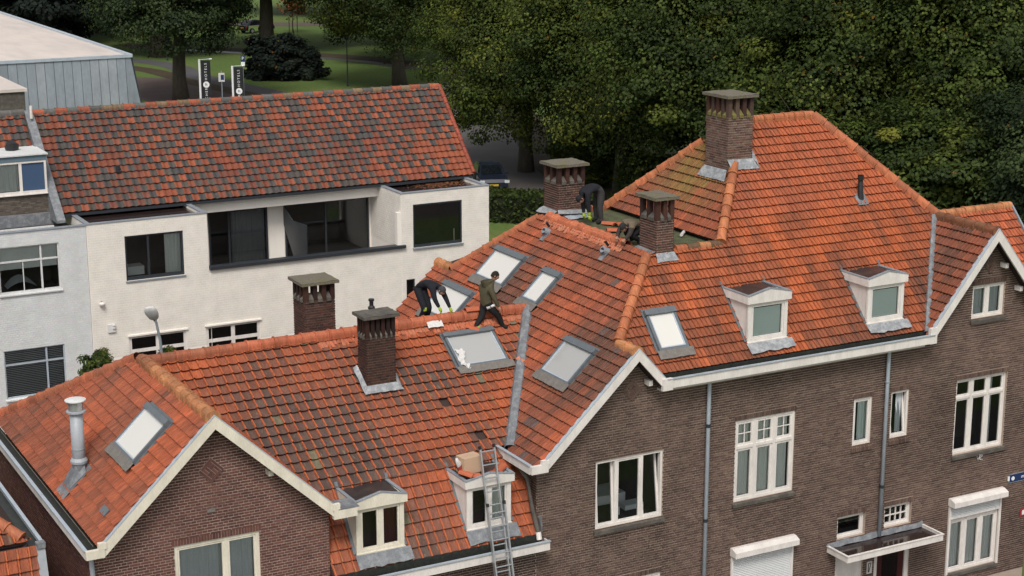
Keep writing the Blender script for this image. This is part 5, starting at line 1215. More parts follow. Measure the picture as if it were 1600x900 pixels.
# ------------------------------------------------------------------ trees
mat('leaf_plane', (1, 1, 1), .6, tint=True, amt=.2, famt=0, scale=.5, trans=.45, spec=.2)
def crown_mesh(name, seed, rx, rz, nclump, per, leaf, pal, shape=1.0, cr=(.9, 1.7), low=-.85):
    rg = np.random.default_rng(seed); C_ = []
    while len(C_) < nclump:
        p = rg.normal(size=3); p /= np.linalg.norm(p)
        if p[2] < low: continue
        r = rg.uniform(.38, 1.0) ** .55
        lump = 1 + .16 * math.sin(p[0] * 3.1 + seed) * math.cos(p[1] * 2.7) + .12 * math.sin(p[2] * 5 + p[0] * 4)
        C_.append((p * r * lump * np.array([rx, rx, rz]), r))
    n = nclump * per; pos = np.zeros((n, 3)); nor = np.zeros((n, 3)); colr = np.zeros((n, 3)); sz = np.zeros(n)
    pal = np.array(pal)
    for k, (c, r) in enumerate(C_):
        s = slice(k * per, (k + 1) * per); R_ = rg.uniform(*cr)
        d_ = rg.normal(size=(per, 3)); d_ /= np.linalg.norm(d_, axis=1)[:, None]
        rr = rg.uniform(.25, 1, per)[:, None] ** .6
        pos[s] = c + d_ * rr * R_ * np.array([1, 1, .62])
        out = c / np.array([rx, rx, rz]); nor[s] = d_ * .7 + out * .5 + np.array([0, 0, .7]) + rg.normal(size=(per, 3)) * .28
        tone = pal[min(len(pal) - 1, int(rg.beta(1.3, 2.2) * len(pal)))]
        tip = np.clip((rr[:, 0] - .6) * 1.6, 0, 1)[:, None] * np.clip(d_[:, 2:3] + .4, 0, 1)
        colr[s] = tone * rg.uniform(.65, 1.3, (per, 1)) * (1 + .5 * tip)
        od = rg.random(per) < .004; colr[s][od] = np.array([.22, .11, .02])
        sz[s] = leaf * rg.uniform(.6, 1.35, per)
    nor /= np.linalg.norm(nor, axis=1)[:, None]
    t = rg.normal(size=(n, 3)); t -= (t * nor).sum(1)[:, None] * nor; t /= np.linalg.norm(t, axis=1)[:, None]; b = np.cross(nor, t)
    v = np.zeros((n, 4, 3)); s_ = sz[:, None]
    v[:, 0] = pos + t * s_ * .62; v[:, 1] = pos + b * s_ * .45 + nor * s_ * .14; v[:, 2] = pos - t * s_ * .55; v[:, 3] = pos - b * s_ * .45 + nor * s_ * .14
    me = bpy.data.meshes.new(name); me.vertices.add(n * 4); me.vertices.foreach_set('co', v.reshape(-1).astype(np.float32))
    me.loops.add(n * 4); me.loops.foreach_set('vertex_index', np.arange(n * 4, dtype=np.int32))
    me.polygons.add(n); me.polygons.foreach_set('loop_start', np.arange(0, n * 4, 4, dtype=np.int32))
    me.update(calc_edges=True)
    a = me.attributes.new('tint', 'FLOAT_COLOR', 'FACE'); a.data.foreach_set('color', np.concatenate([colr, np.ones((n, 1))], 1).reshape(-1).astype(np.float32))
    a = me.attributes.new('mask', 'FLOAT', 'FACE'); me.materials.append(MATS['leaf_plane']); me.validate(); return me
def trunk_mesh(name, seed, h, r, crown_z, rx, nb=9, lean=0.0):
    rg = random.Random(seed); m = MB()
    top = h * .82; sp = [Vector((lean * (k / 6) ** 1.2 * 2 + rg.uniform(-.1, .1) * (k > 0), rg.uniform(-.1, .1) * (k > 0), top * k / 6)) for k in range(7)]
    m.tube(sp, [r * 1.35, r, r * .9, r * .75, r * .55, r * .38, r * .2], 10)
    for k in range(nb):
        t = rg.uniform(.32, .9); i = int(t * 6); p0 = sp[i].lerp(sp[min(i + 1, 6)], t * 6 - i); a = k * 2.4 + rg.uniform(-.4, .4); L = rx * rg.uniform(.6, .95) * (1.15 - t * .5)
        q = [p0 + Vector((math.cos(a) * L * s, math.sin(a) * L * s, L * (.55 * s + .12 * s * s))) + Vector((rg.uniform(-.2, .2), rg.uniform(-.2, .2), 0)) * s for s in (0, .35, .7, 1)]
        m.tube(q, [r * .34, r * .24, r * .14, r * .05], 6)
    return m.mesh(name, [MATS['bark']], True)
PAL_P = [(.036, .056, .014), (.054, .080, .018), (.078, .108, .022), (.12, .148, .028), (.20, .205, .036)]
PAL_G = [(.028, .046, .02), (.042, .066, .024), (.06, .088, .03), (.078, .105, .04)]
PAL_D = [(.012, .018, .014), (.017, .025, .018), (.024, .034, .021)]
PAL_Y = [(.05, .07, .014), (.08, .11, .02), (.125, .15, .024), (.185, .195, .03)]
CROWN = {}
def crown(key):
    if key not in CROWN:
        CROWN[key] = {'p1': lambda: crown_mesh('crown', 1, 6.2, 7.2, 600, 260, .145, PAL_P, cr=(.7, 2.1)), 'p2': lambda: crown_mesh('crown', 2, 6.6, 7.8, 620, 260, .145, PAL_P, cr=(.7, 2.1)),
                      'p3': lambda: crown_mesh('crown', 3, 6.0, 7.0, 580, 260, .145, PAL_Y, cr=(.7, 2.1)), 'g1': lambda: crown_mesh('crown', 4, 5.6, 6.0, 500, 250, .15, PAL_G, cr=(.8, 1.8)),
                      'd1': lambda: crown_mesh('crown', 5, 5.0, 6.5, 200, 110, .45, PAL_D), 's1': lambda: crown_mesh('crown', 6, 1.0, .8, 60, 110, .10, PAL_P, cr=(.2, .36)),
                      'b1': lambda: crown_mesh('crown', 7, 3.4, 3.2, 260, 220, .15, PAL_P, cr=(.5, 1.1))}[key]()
    return CROWN[key]
TRK = {}
def tree(x, y, cz, key, s, label, group=None, lean=0.0, rot=0.0, tr=.42, cat='tree', name='plane_tree', sz=None, off=(0, 0)):
    t = thing(name, label, cat, (x, y, 0), rot, group)
    kk = (round(cz), round(lean, 1), tr)
    if kk not in TRK: TRK[kk] = trunk_mesh('trunk', len(TRK) + 3, cz + 4, tr, cz, 5.0, lean=lean)
    link('trunk', TRK[kk], t); c_ = link('crown', crown(key), t); c_.location = (lean * 1.4 + off[0], off[1], cz); c_.scale = (s, s, sz or s)
    return t
G1 = 'plane trees behind the large house'
BT = [  # x, y, crown height, kind, size, label
 (52.3, 62.8, 9.0, 'p3', 1.0, 'yellow-green plane tree right of the white house, overhanging the road'),
 (53.5, 53.5, 9.5, 'p1', 1.05, 'dark plane tree behind the bending man and broad chimney'),
 (53.0, 43.0, 10.5, 'p2', 1.05, 'tall plane tree behind the left side of the tall chimney'),
 (56.0, 35.5, 10.0, 'p1', 1.05, 'plane tree behind the ridge of the high orange roof'),
 (59.0, 29.5, 10.5, 'p2', 1.0, 'plane tree behind the black roof vent and right hip'),
 (63.5, 25.5, 10.0, 'g1', 1.15, 'greyish green tree at the upper right edge'),
 (57.5, 21.5, 5.2, 'g1', .95, 'low bluish green tree behind the right gable ridge'),
 (50.5, 33.0, 4.6, 'b1', 1.1, 'low leafy tree behind the tall chimney'),
 (54.0, 27.5, 4.8, 'b1', 1.15, 'low leafy tree behind the right hip of the high roof'),
 (60.5, 66.0, 12.0, 'p2', 1.15, 'second-row plane tree filling the gap above the road'),
 (64.0, 52.0, 11.0, 'p1', 1.25, 'second-row plane tree in shade above the broad chimney'),
 (67.0, 42.0, 11.5, 'p2', 1.25, 'second-row plane tree in shade above the tall chimney'),
 (71.0, 33.0, 11.0, 'p1', 1.25, 'second-row plane tree in shade above the high ridge'),
 (76.0, 26.0, 11.0, 'p2', 1.3, 'second-row plane tree in shade at the upper right'),
]
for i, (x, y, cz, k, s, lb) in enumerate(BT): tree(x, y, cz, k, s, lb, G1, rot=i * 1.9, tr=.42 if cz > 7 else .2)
G2 = 'trees in the park'
tree(43.4, 105.0, 10.6, 'g1', 1.15, 'park tree with pale trunk beside the tall black banner', G2, tr=.55, rot=.6)
tree(63.7, 138.9, 12.6, 'g1', 1.4, 'park tree with tall thick dark trunk rising behind the round bush', G2, tr=.75, rot=2.0)
tree(52.5, 139.4, 11.4, 'g1', 1.35, 'park tree with broad dark trunk behind the pale trunk', G2, tr=.95, rot=4.0)
tree(63.6, 106.0, 10.6, 'p1', 1.1, 'leaning park tree above the ridge end of the white house', G2, lean=-1.0, tr=.55, rot=.3)
tree(71.0, 122.0, 9.0, 'p1', 1.05, 'yellowish park tree beyond the ditch', G2, rot=1.0)
tree(78.0, 138.0, 9.5, 'g1', 1.2, 'far park tree beyond the ditch at the top centre', G2, rot=3.0)
tree(88.0, 120.0, 11.0, 'p1', 1.3, 'far park tree above the leaning trunk', G2, rot=5.0)
tree(36.0, 150.0, 9.0, 'd1', 1.3, 'dark yew-like tree behind the zinc hall', G2, rot=0.3)
tree(45.0, 158.0, 9.0, 'd1', 1.4, 'dark dense tree in the middle of the shaded wood', G2, rot=1.3)
tree(54.0, 168.0, 9.0, 'd1', 1.4, 'dark dense tree at the right end of the shaded wood', G2, rot=2.3)
tree(42.5, 142.0, 6.5, 'd1', .95, 'small dark tree at the edge of the lawn by the zinc hall', G2, rot=3.3)
tree(26.0, 150.0, 8.0, 'g1', 1.0, 'green tree at the top left corner beyond the hall roof', G2, rot=3.3)
tree(64.0, 186.0, 9.5, 'g1', 1.3, 'distant tree beyond the far road, left of the thick trunk', G2, rot=.3)
tree(84.0, 180.0, 9.5, 'g1', 1.3, 'distant tree beyond the far road, right of the thick trunk', G2, rot=1.3)
tree(100.0, 170.0, 12.0, 'p1', 1.4, 'distant tree beyond the far road at the top centre', G2, rot=2.3)
tree(115.0, 150.0, 12.0, 'p2', 1.4, 'distant tree filling the top of the park', G2, rot=4.3)
# young tree with autumn leaves between stakes
yt = thing('young_tree', 'young tree with orange leaves held between wooden stakes', 'tree', (73.4, 156, 0))
mat('leaf_autumn', (.20, .075, .02), .7, amt=.4)
link('trunk', trunk_mesh('trunk', 77, 4.4, .07, 3, 1.0, 4), yt); m = MB(); rg = random.Random(3)
for k in range(500):
    p = Vector((rg.gauss(0, .7), rg.gauss(0, .7), 3.6 + rg.gauss(0, .7))); a = Vector((rg.uniform(-1, 1), rg.uniform(-1, 1), rg.uniform(-1, 1))).normalized() * .2; b_ = a.cross(Vector((rg.random(), rg.random(), rg.random()))).normalized() * .14
    m.poly([p + a, p + b_, p - a, p - b_])
m.build('crown', 'leaf_autumn', yt)
for dx in (-.5, .5): MB().tube([(dx, 0, 0), (dx, 0, 1.9)], .05, 6).build('stake', 'bark', yt)
# round dark bush
bs = thing('round_bush', 'large round dark green bush on the park lawn', 'bush', (57.2, 117.0, 0))
bm_ = crown_mesh('foliage', 21, 4.3, 3.7, 260, 140, .26, PAL_D + [(.02, .03, .018)], cr=(.5, .9), low=-.05); link('foliage', bm_, bs)
MB().tube([(0, 0, 0), (0, 0, 1.6)], .25, 8).build('stem', 'bark', bs)
mat('hedge_core', (.012, .018, .006), .95)
sb = thing('round_bush', 'small dark bush at the foot of the yellow-green tree by the road', 'bush', (59.5, 83.0, 0)); c_ = link('foliage', bm_, sb); c_.scale = (.42, .42, .55)
for x, y, s, lb in ((54.5, 57.0, .75, 'low shrub under the dark trees behind the bending man'), (56.5, 62.5, .7, 'shaded shrub under the trees beside the road'), (53.5, 50.0, .7, 'low shrub under the trees right of the broad chimney'), (55.5, 44.5, .8, 'low shrub under the trees left of the high roof')):
    t_ = thing('shrub', lb, 'shrub', (x, y, 0), x, 'shrubs under the plane trees'); c_ = link('foliage', crown('b1'), t_); c_.location = (0, 0, 1.6 * s); c_.scale = (s, s, s * .8); MB().tube([(0, 0, 0), (0, 0, 1.5)], .12, 6).build('stem', 'bark', t_)
# clipped hedge beside the road
def hedge(p, q, w_, h_, label, n=2600, leaf=.12):
    p, q = Vector((*p, 0)), Vector((*q, 0)); d_ = (q - p); L = d_.length; d_.normalize(); u_ = Vector((-d_.y, d_.x, 0)); rg = random.Random(4); hd = thing('hedge', label, 'hedge', p)
    MB().obox(-u_ * w_ * .42, d_ * L, u_ * w_ * .84, (0, 0, h_ * .93)).build('branches', 'hedge_core', hd); m = MB()
    for k in range(n):
        f = rg.random()
        if f < .45: c = d_ * rg.uniform(0, L) + u_ * rg.uniform(-w_ / 2, w_ / 2) + Vector((0, 0, h_ + rg.gauss(0, .05)))
        elif f < .9: c = d_ * rg.uniform(0, L) + u_ * (w_ / 2 * rg.choice((-1, 1)) + rg.gauss(0, .04)) + Vector((0, 0, rg.uniform(0, h_)))
        else: c = d_ * (rg.choice((0, L)) + rg.gauss(0, .04)) + u_ * rg.uniform(-w_ / 2, w_ / 2) + Vector((0, 0, rg.uniform(0, h_)))
        a = Vector((rg.gauss(0, 1), rg.gauss(0, 1), rg.gauss(0, .6))).normalized() * leaf; b_ = a.cross(Vector((rg.gauss(0, 1), rg.gauss(0, 1), rg.gauss(0, 1)))).normalized() * leaf * .7
        k_ = rg.uniform(.6, 1.4); m.poly([c + a, c + b_, c - a, c - b_], (.055 * k_, .078 * k_, .018 * k_))
    m.build('foliage', 'leaf_plane', hd)
hedge((42.3, 51.5), (47.6, 46.8), 2.2, 1.5, 'clipped green hedge beside the road behind the white house')
# shrubs peeping over the ridge between the houses
G3 = 'shrubs between the brick and white houses'
for x, y, z, s, lb in ((12.75, 18.2, 4.25, .62, 'leafy shrub top left of the street lamp above the hip'), (14.9, 18.6, 3.7, .8, 'leafy twig top just right of the street lamp'), (14.0, 18.0, 3.6, .7, 'small shrub top at the foot of the street lamp'), (17.1, 18.4, 3.1, .6, 'faint twig top further along the ridge')):
    t_ = thing('shrub', lb, 'shrub', (x, y, 0), x * 3, G3); c_ = link('foliage', crown('s1'), t_); c_.location = (0, 0, z - .1); c_.scale = (s * .8, s * .8, s * 1.3); MB().tube([(0, 0, 0), (.05, 0, z)], [.06, .02], 6).build('stem', 'bark', t_)

# ------------------------------------------------------------------ lamps, banners, signs, cars
def street_lamp_small():
    t = thing('street_lamp', 'street lamp with curved arm and white flat head between the houses', 'lamp', (14.68, 18.0, 0))
    MB().tube([(0, 0, 0), (0, 0, 4.3), (-.03, 0, 4.9), (-.12, 0, 5.45), (-.17, 0, 5.6)], [.06, .05, .045, .04, .04], 8).build('pole', 'zinc', t, smooth=True)
    m = MB(); a = Vector((-.17, 0, 5.58)); ax = Vector((-.22, -.25, .42)).normalized(); sx = Vector((.86, -.5, .15)).normalized(); nn = ax.cross(sx).normalized(); sx = nn.cross(ax); pts = []
    prof = [(0, .10, .05), (.06, .15, .08), (.25, .20, .10), (.45, .20, .085), (.56, .15, .05), (.60, .06, .02)]
    for l, w_, h_ in prof:
        for k in range(10):
            an = 2 * math.pi * k / 10; pts.append(a + ax * l + sx * w_ * math.cos(an) + nn * h_ * math.sin(an))
    m.faces(pts, [(i * 10 + k, i * 10 + (k + 1) % 10, (i + 1) * 10 + (k + 1) % 10, (i + 1) * 10 + k) for i in range(5) for k in range(10)] + [tuple(range(10)), tuple(range(50, 60))]); m.build('lamp_head', 'white_old', t, smooth=True)
    MB().tube([a - ax * .06, a + ax * .05], .055, 8).build('joint', 'anthracite', t)
street_lamp_small()
def park_lamp(x, y, lb):
    t = thing('park_lamp', lb, 'lamp', (x, y, 0), 0, 'dark lamp posts in the park'); MB().tube([(0, 0, 0), (0, 0, .8), (0, 0, 4.0)], [.09, .06, .05], 8).build('post', 'anthracite', t); MB().lathe((0, 0, 4.0), [(.08, 0), (.2, .1), (.24, .45), (.10, .6)], 10).build('lantern', 'anthracite', t)
park_lamp(59.5, 108, 'slender dark lamp post on the lawn left of the leaning tree'); park_lamp(51.8, 135.2, 'slender dark lamp post beside the broad trunk near the path')
def text_mesh(name, body, size, matn, parent, M_, extrude=.004):
    cu = bpy.data.curves.new(name, 'FONT'); cu.body = body; cu.size = size; cu.align_x = 'CENTER'; cu.align_y = 'CENTER'; cu.extrude = extrude; cu.resolution_u = 3
    o = bpy.data.objects.new(name, cu); COL.objects.link(o); dg = bpy.context.evaluated_depsgraph_get(); me = bpy.data.meshes.new_from_object(o.evaluated_get(dg)); bpy.data.objects.remove(o)
    me.materials.clear(); me.materials.append(MATS[matn]); q = link(name, me, parent); q.matrix_basis = M_; return q
mat('banner_black', (.012, .013, .016), .6, amt=.2, famt=0); mat('sign_blue', (.012, .03, .10), .5, famt=0, amt=.1); mat('sign_white', (.75, .75, .75), .5, famt=0, amt=.1)
def banner(x, y, top, lb):
    t = thing('banner_flag', lb, 'banner', (x, y, 0), -.45, 'black vertical banners by the car park')
    MB().tube([(0, 0, 0), (0, 0, top)], .085, 10).build('pole', 'sign_white', t); MB().tube([(0, 0, top - .03), (.98, 0, top + .02)], .025, 8).build('arm', 'zinc_light', t); MB().tube([(.78, 0, top + .0), (1.0, 0, top + .03)], .05, 8).build('arm_end', 'sign_white', t)
    m = MB(); n = 10; z0 = .6; pts = [(.12 + .74 * i / 4, .02 * math.sin(j * .9 + i), z0 + (top - .1 - z0) * j / n) for j in range(n + 1) for i in range(5)]
    m.faces(pts, [(j * 5 + i, j * 5 + i + 1, (j + 1) * 5 + i + 1, (j + 1) * 5 + i) for j in range(n) for i in range(4)]); cl_o = m.build('cloth', 'banner_black', t)
    def R_(z): return Matrix.Translation((.49, -.045, z)) @ Matrix.Rotation(math.radians(90), 4, 'X') @ Matrix.Rotation(math.radians(90), 4, 'Z')
    text_mesh('lettering', 'H O T E L S', .27, 'sign_white', cl_o, R_(top - .98)); text_mesh('lettering', 'F L E T C H E R', .26, 'sign_white', cl_o, R_(top - 3.12))
    c = MB(); c.tube([(.49, -.035, top - 2.0), (.49, -.05, top - 2.0)], .25, 20); c.build('logo_disc', 'sign_white', cl_o)
    text_mesh('logo_letters', 'fh', .26, 'banner_black', cl_o, Matrix.Translation((.49, -.06, top - 2.0)) @ Matrix.Rotation(math.radians(90), 4, 'X'))
banner(43.35, 99.8, 4.0, 'taller black vertical banner on a white pole beside the pale trunk'); banner(45.7, 98.8, 3.45, 'shorter black vertical banner on a white pole with a sign behind')
sg = thing('parking_sign', 'small blue sign with a white plate on a thin post by the shorter banner', 'sign', (46.9, 99.6, 0), -.45); MB().tube([(0, 0, 0), (0, 0, 4.1)], .03, 8).build('post', 'zinc', sg); MB().box(-.16, .16, -.05, -.03, 3.65, 4.15).build('blue_plate', 'sign_blue', sg); MB().box(-.15, .15, -.05, -.03, 3.35, 3.62).build('white_plate', 'sign_white', sg)
text_mesh('symbol', 'P', .34, 'sign_white', sg, Matrix.Translation((0, -.06, 3.9)) @ Matrix.Rotation(math.radians(90), 4, 'X'))
s2 = thing('info_sign', 'white sign board with a blue panel behind the shorter banner', 'sign', (45.35, 100.4, 0), -.45); MB().tube([(0, 0, 0), (0, 0, 2.9)], .04, 8).build('post', 'zinc', s2); MB().box(-.24, .24, -.06, -.03, 2.05, 2.75).build('board', 'white_old', s2); MB().box(-.06, .20, -.07, -.061, 2.2, 2.6).build('panel', 'sign_blue', s2)
# cars
mat('car_navy', (.012, .016, .028), .18, famt=0, amt=.05, spec=.6); mat('car_black', (.010, .011, .013), .2, famt=0, amt=.05, spec=.6); mat('tyre', (.012, .012, .012), .9); mat('plate_yellow', (.55, .36, .02), .5, famt=0); mat('lamp_red', (.30, .015, .012), .3, famt=0); mat('lamp_clear', (.62, .64, .66), .15, famt=0); mat('car_glass', (.008, .010, .012), .05, famt=0, spec=.8)
def car(loc, rz, label, paint, L=4.2, Wd=1.72):
    t = thing('parked_car', label, 'car', loc, rz); h = Wd / 2
    prof = [(-L / 2, .35), (-L / 2, .62), (-L / 2 + .12, .80), (-L / 2 + 1.05, .92), (-L / 2 + 1.75, 1.40), (-L / 2 + 2.3, 1.47), (L / 2 - .95, 1.42), (L / 2 - .25, .98), (L / 2 - .05, .88), (L / 2, .55), (L / 2, .35)]
    secs = [(-h, .90, .0), (-h * .97, 1.0, 0), (-h * .80, 1.0, 1), (0, 1.0, 1.06), (h * .80, 1.0, 1), (h * .97, 1.0, 0), (h, .90, 0)]
    m = MB(); pts = []
    for y, sc, up in secs:
        for x, z in prof:
            zz = z if z < .93 else .93 + (z - .93) * (up if up else 0.0); pts.append((x * sc if abs(x) > L / 2 - .1 else x, y * (1 if z < .95 else .93), zz))
    n = len(prof); m.faces(pts, [(a * n + k, a * n + k + 1, (a + 1) * n + k + 1, (a + 1) * n + k) for a in range(6) for k in range(n - 1)]); body = m.build('body', paint, t, smooth=False)
    g = MB(); g.poly([(-L / 2 + 1.08, -h * .74, .95), (-L / 2 + 1.08, h * .74, .95), (-L / 2 + 1.70, h * .66, 1.385), (-L / 2 + 1.70, -h * .66, 1.385)]); g.v = [(x - .03, y, z + .02) for x, y, z in g.v]; g.build('windscreen', 'car_glass', t)
    g = MB(); g.poly([(L / 2 - .92, -h * .66, 1.40), (L / 2 - .92, h * .66, 1.40), (L / 2 - .30, h * .72, 1.01), (L / 2 - .30, -h * .72, 1.01)]); g.v = [(x + .03, y, z + .02) for x, y, z in g.v]; g.build('rear_window', 'car_glass', t)
    for s_ in (-1, 1):
        g = MB(); g.poly([(-L / 2 + 1.25, s_ * h * .955, .96), (L / 2 - .5, s_ * h * .955, .98), (L / 2 - 1.0, s_ * h * .80, 1.38), (-L / 2 + 1.85, s_ * h * .80, 1.38)]); g.build('side_window', 'car_glass', t)
        for xx in (-L / 2 + .8, L / 2 - .8):
            w_ = MB().tube([(xx, s_ * (h - .20), .31), (xx, s_ * (h + .005), .31)], .31, 16).build('wheel', 'tyre', t); MB().tube([(xx, s_ * (h), .31), (xx, s_ * (h + .012), .31)], .19, 12).build('rim', 'metal_alu', w_)
        MB().box(-L / 2 - .012, -L / 2 + .10, s_ * h * .86 - .17, s_ * h * .86 + .10 if s_ < 0 else s_ * h * .86 + .08, .60, .75).build('headlight', 'lamp_clear', t); MB().box(L / 2 - .08, L / 2 + .012, s_ * h * .84 - .10, s_ * h * .84 + .10, .66, .86).build('tail_light', 'lamp_red', t)
        MB().box(-L / 2 + 1.2, -L / 2 + 1.32, s_ * (h + .08) - .09, s_ * (h + .08) + .09, .92, 1.04).build('wing_mirror', paint, t)
    MB().box(-L / 2 - .02, -L / 2 - .005, -.26, .26, .42, .53).build('number_plate', 'plate_yellow', t); MB().box(L / 2 + .005, L / 2 + .02, -.26, .26, .62, .73).build('number_plate', 'plate_yellow', t)
    return t
car((47.7, 59.1, .012), math.radians(70), 'dark blue parked car with yellow number plate beside the white house', 'car_navy')
car((70.0, 159.0, .0), math.radians(-160), 'dark distant car with red tail lights by the thick trunk', 'car_black')
# dark shed and red flowers right of the white house
sh = thing('garden_shed', 'low dark shed with grey roof edge right of the white house', 'shed', (33.6, 31.5, 0)); MB().box(-1.6, 1.6, -1.2, 1.2, 0, 2.3).build('wall', 'anthracite', sh); m = MB(); m.faces([(-1.8, -1.4, 2.3), (1.8, -1.4, 2.3), (1.8, 1.4, 2.75), (-1.8, 1.4, 2.75), (-1.8, -1.4, 2.42), (1.8, -1.4, 2.42), (1.8, 1.4, 2.87), (-1.8, 1.4, 2.87)], MB.BF); m.build('roof', 'bitumen', sh); MB().box(-1.82, 1.82, -1.46, -1.402, 2.28, 2.44).build('roof_edge', 'zinc', sh)
fl = thing('flowering_shrub', 'dark shrub with red flowers against the white house corner', 'shrub', (31.6, 28.6, 0)); c_ = link('foliage', crown('s1'), fl); c_.location = (0, 0, 2.0); c_.scale = (.9, .9, 1.8); MB().tube([(0, 0, 0), (0, 0, 2)], .05, 6).build('stem', 'bark', fl)
m = MB(); rg = random.Random(6); mat('petal_red', (.22, .02, .015), .7, amt=.3)
for k in range(140):
    p = Vector((rg.gauss(0, .45), rg.gauss(0, .45), 2.2 + rg.gauss(0, .6))); a = Vector((rg.gauss(0, 1), rg.gauss(0, 1), rg.gauss(0, 1))).normalized() * .07; b_ = a.cross(Vector((1, .3, .2))).normalized() * .06; m.poly([p + a, p + b_, p - a, p - b_])
m.build('blossom', 'petal_red', fl, kind='stuff')
# ================================================================== people: one continuous skinned mesh each
mat('tinted_cloth', (1, 1, 1), .85, tint=True, amt=.25, scale=9, fine=60, famt=.2, bump=.5, bscale=22, spec=.2)
SKIN = (.42, .22, .15)
def skin_mesh(verts, edges, radii, root=0, sub=2):
    me = bpy.data.meshes.new('skeleton'); me.from_pydata(verts, edges, []); o = bpy.data.objects.new('skeleton', me); COL.objects.link(o)
    mo = o.modifiers.new('skin', 'SKIN'); mo.use_smooth_shade = True
    if not me.skin_vertices: me.skin_vertices.new() if hasattr(me.skin_vertices, 'new') else None
    sv = me.skin_vertices[0].data
    for i, r in enumerate(radii): sv[i].radius = r if isinstance(r, tuple) else (r, r); sv[i].use_root = (i == root)
    s = o.modifiers.new('sub', 'SUBSURF'); s.levels = sub; s.render_levels = sub
    dg = bpy.context.evaluated_depsgraph_get(); out = bpy.data.meshes.new_from_object(o.evaluated_get(dg)); bpy.data.objects.remove(o); return out
def seg_dist(p, a, b):
    ab = b - a; t = cl((p - a).dot(ab) / max(ab.length_squared, 1e-9)); return (p - a - ab * t).length
def head_part(bm, layer, c, f, up, skin, hs=1.0):
    f = Vector(f).normalized(); up = Vector(up); s = f.cross(up).normalized(); up = s.cross(f).normalized(); c = Vector(c); nu, nv = 20, 14; grid = []
    for j in range(nv + 1):
        th = math.pi * j / nv; row = []
        for i in range(nu):
            ph = 2 * math.pi * i / nu; x = math.sin(th) * math.sin(ph); y = math.sin(th) * math.cos(ph); z = math.cos(th)      # y forward
            px, py, pz = x * .076, y * .096, z * .118
            if z < -.2: px *= 1 - .32 * (-z - .2); py *= 1 - (.12 if y > 0 else .35) * (-z - .2)        # jaw
            if y > .75 and -.35 < z < .12: py += .022 * (1 - abs(x) * 3.2 if abs(x) < .3 else 0) * cl((.12 - z) * 3)    # nose
            if y > .5 and .0 < z < .22 and .2 < abs(x) < .55: py -= .008                                # eye sockets
            if y > .7 and -.62 < z < -.5 and abs(x) < .4: py += .004
            row.append(bm.verts.new(c + (s * px + f * py + up * pz) * hs))
        grid.append(row)
    def addf(vs, col):
        try: fc = bm.faces.new(vs)
        except ValueError: return
        fc[layer] = (*col, 1); fc.smooth = True
    for j in range(nv):
        for i in range(nu):
            a, b, c2, d = grid[j][i], grid[j][(i + 1) % nu], grid[j + 1][(i + 1) % nu], grid[j + 1][i]
            th = math.pi * (j + .5) / nv; ph = 2 * math.pi * (i + .5) / nu; x = math.sin(th) * math.sin(ph); y = math.sin(th) * math.cos(ph); z = math.cos(th)
            col = skin
            if y > .6 and .06 < z < .17 and .30 < abs(x) < .46: col = (.10, .06, .05)
            if y > .7 and -.60 < z < -.44 and abs(x) < .35: col = tuple(v * w_ for v, w_ in zip(skin, (.8, .5, .5)))
            addf([a, b, c2, d], col)
    for sd_ in (-1, 1):     # ears
        e = c + (s * sd_ * .077 + up * -.005 + f * -.01) * hs; ring_ = [bm.verts.new(e + (up * .032 * math.cos(k * math.pi / 4) + f * .018 * math.sin(k * math.pi / 4)) * hs) for k in range(8)]; o_ = bm.verts.new(e + s * sd_ * .016 * hs - f * .006 * hs)
        for k in range(8): addf([ring_[k], ring_[(k + 1) % 8], o_], skin)
    return c, f, up, s
def tube_bm(bm, layer, pts, rs, col, n=6):
    pts = [Vector(p) for p in pts]; rings = []
    for i, p in enumerate(pts):
        d = (pts[min(i + 1, len(pts) - 1)] - pts[max(i - 1, 0)]).normalized(); ref = Vector((0, 0, 1)) if abs(d.z) < .85 else Vector((1, 0, 0)); u = d.cross(ref).normalized(); w_ = u.cross(d)
        rings.append([bm.verts.new(p + (u * math.cos(2 * math.pi * k / n) + w_ * math.sin(2 * math.pi * k / n)) * rs[i]) for k in range(n)])
    for i in range(len(pts) - 1):
        for k in range(n):
            fc = bm.faces.new([rings[i][k], rings[i][(k + 1) % n], rings[i + 1][(k + 1) % n], rings[i + 1][k]]); fc[layer] = (*col, 1); fc.smooth = True
    fc = bm.faces.new(rings[-1]); fc[layer] = (*col, 1); fc = bm.faces.new(rings[0][::-1]); fc[layer] = (*col, 1)
def hand_part(bm, layer, wrist, elbow, side, col, curl=.7):
    w_ = Vector(wrist); d = (w_ - Vector(elbow)).normalized(); side = Vector(side); n_ = d.cross(side).normalized(); sd_ = n_.cross(d).normalized()
    tube_bm(bm, layer, [w_ - d * .02, w_ + d * .02, w_ + d * .06, w_ + d * .09], [.026, .036, .042, .034], col, 8)
    for k in range(4):       # four fingers, unequal and bent
        L = (.068, .078, .073, .056)[k]; o = w_ + d * .082 + sd_ * (k - 1.5) * .019; a = curl * .6
        p1 = o + (d * math.cos(a) + n_ * math.sin(a)) * L * .5; p2 = p1 + (d * math.cos(a * 2.2) + n_ * math.sin(a * 2.2)) * L * .5
        tube_bm(bm, layer, [o - d * .015, o, p1, p2], [.009, .0095, .0085, .007], col, 6)
    o = w_ + d * .03 - sd_ * .034; p1 = o + (d * .7 - sd_ * .7 + n_ * .3) * .035; p2 = p1 + (d * .9 - sd_ * .2 + n_ * .5) * .03
    tube_bm(bm, layer, [o + sd_ * .01, o, p1, p2], [.011, .012, .0105, .008], col, 6)
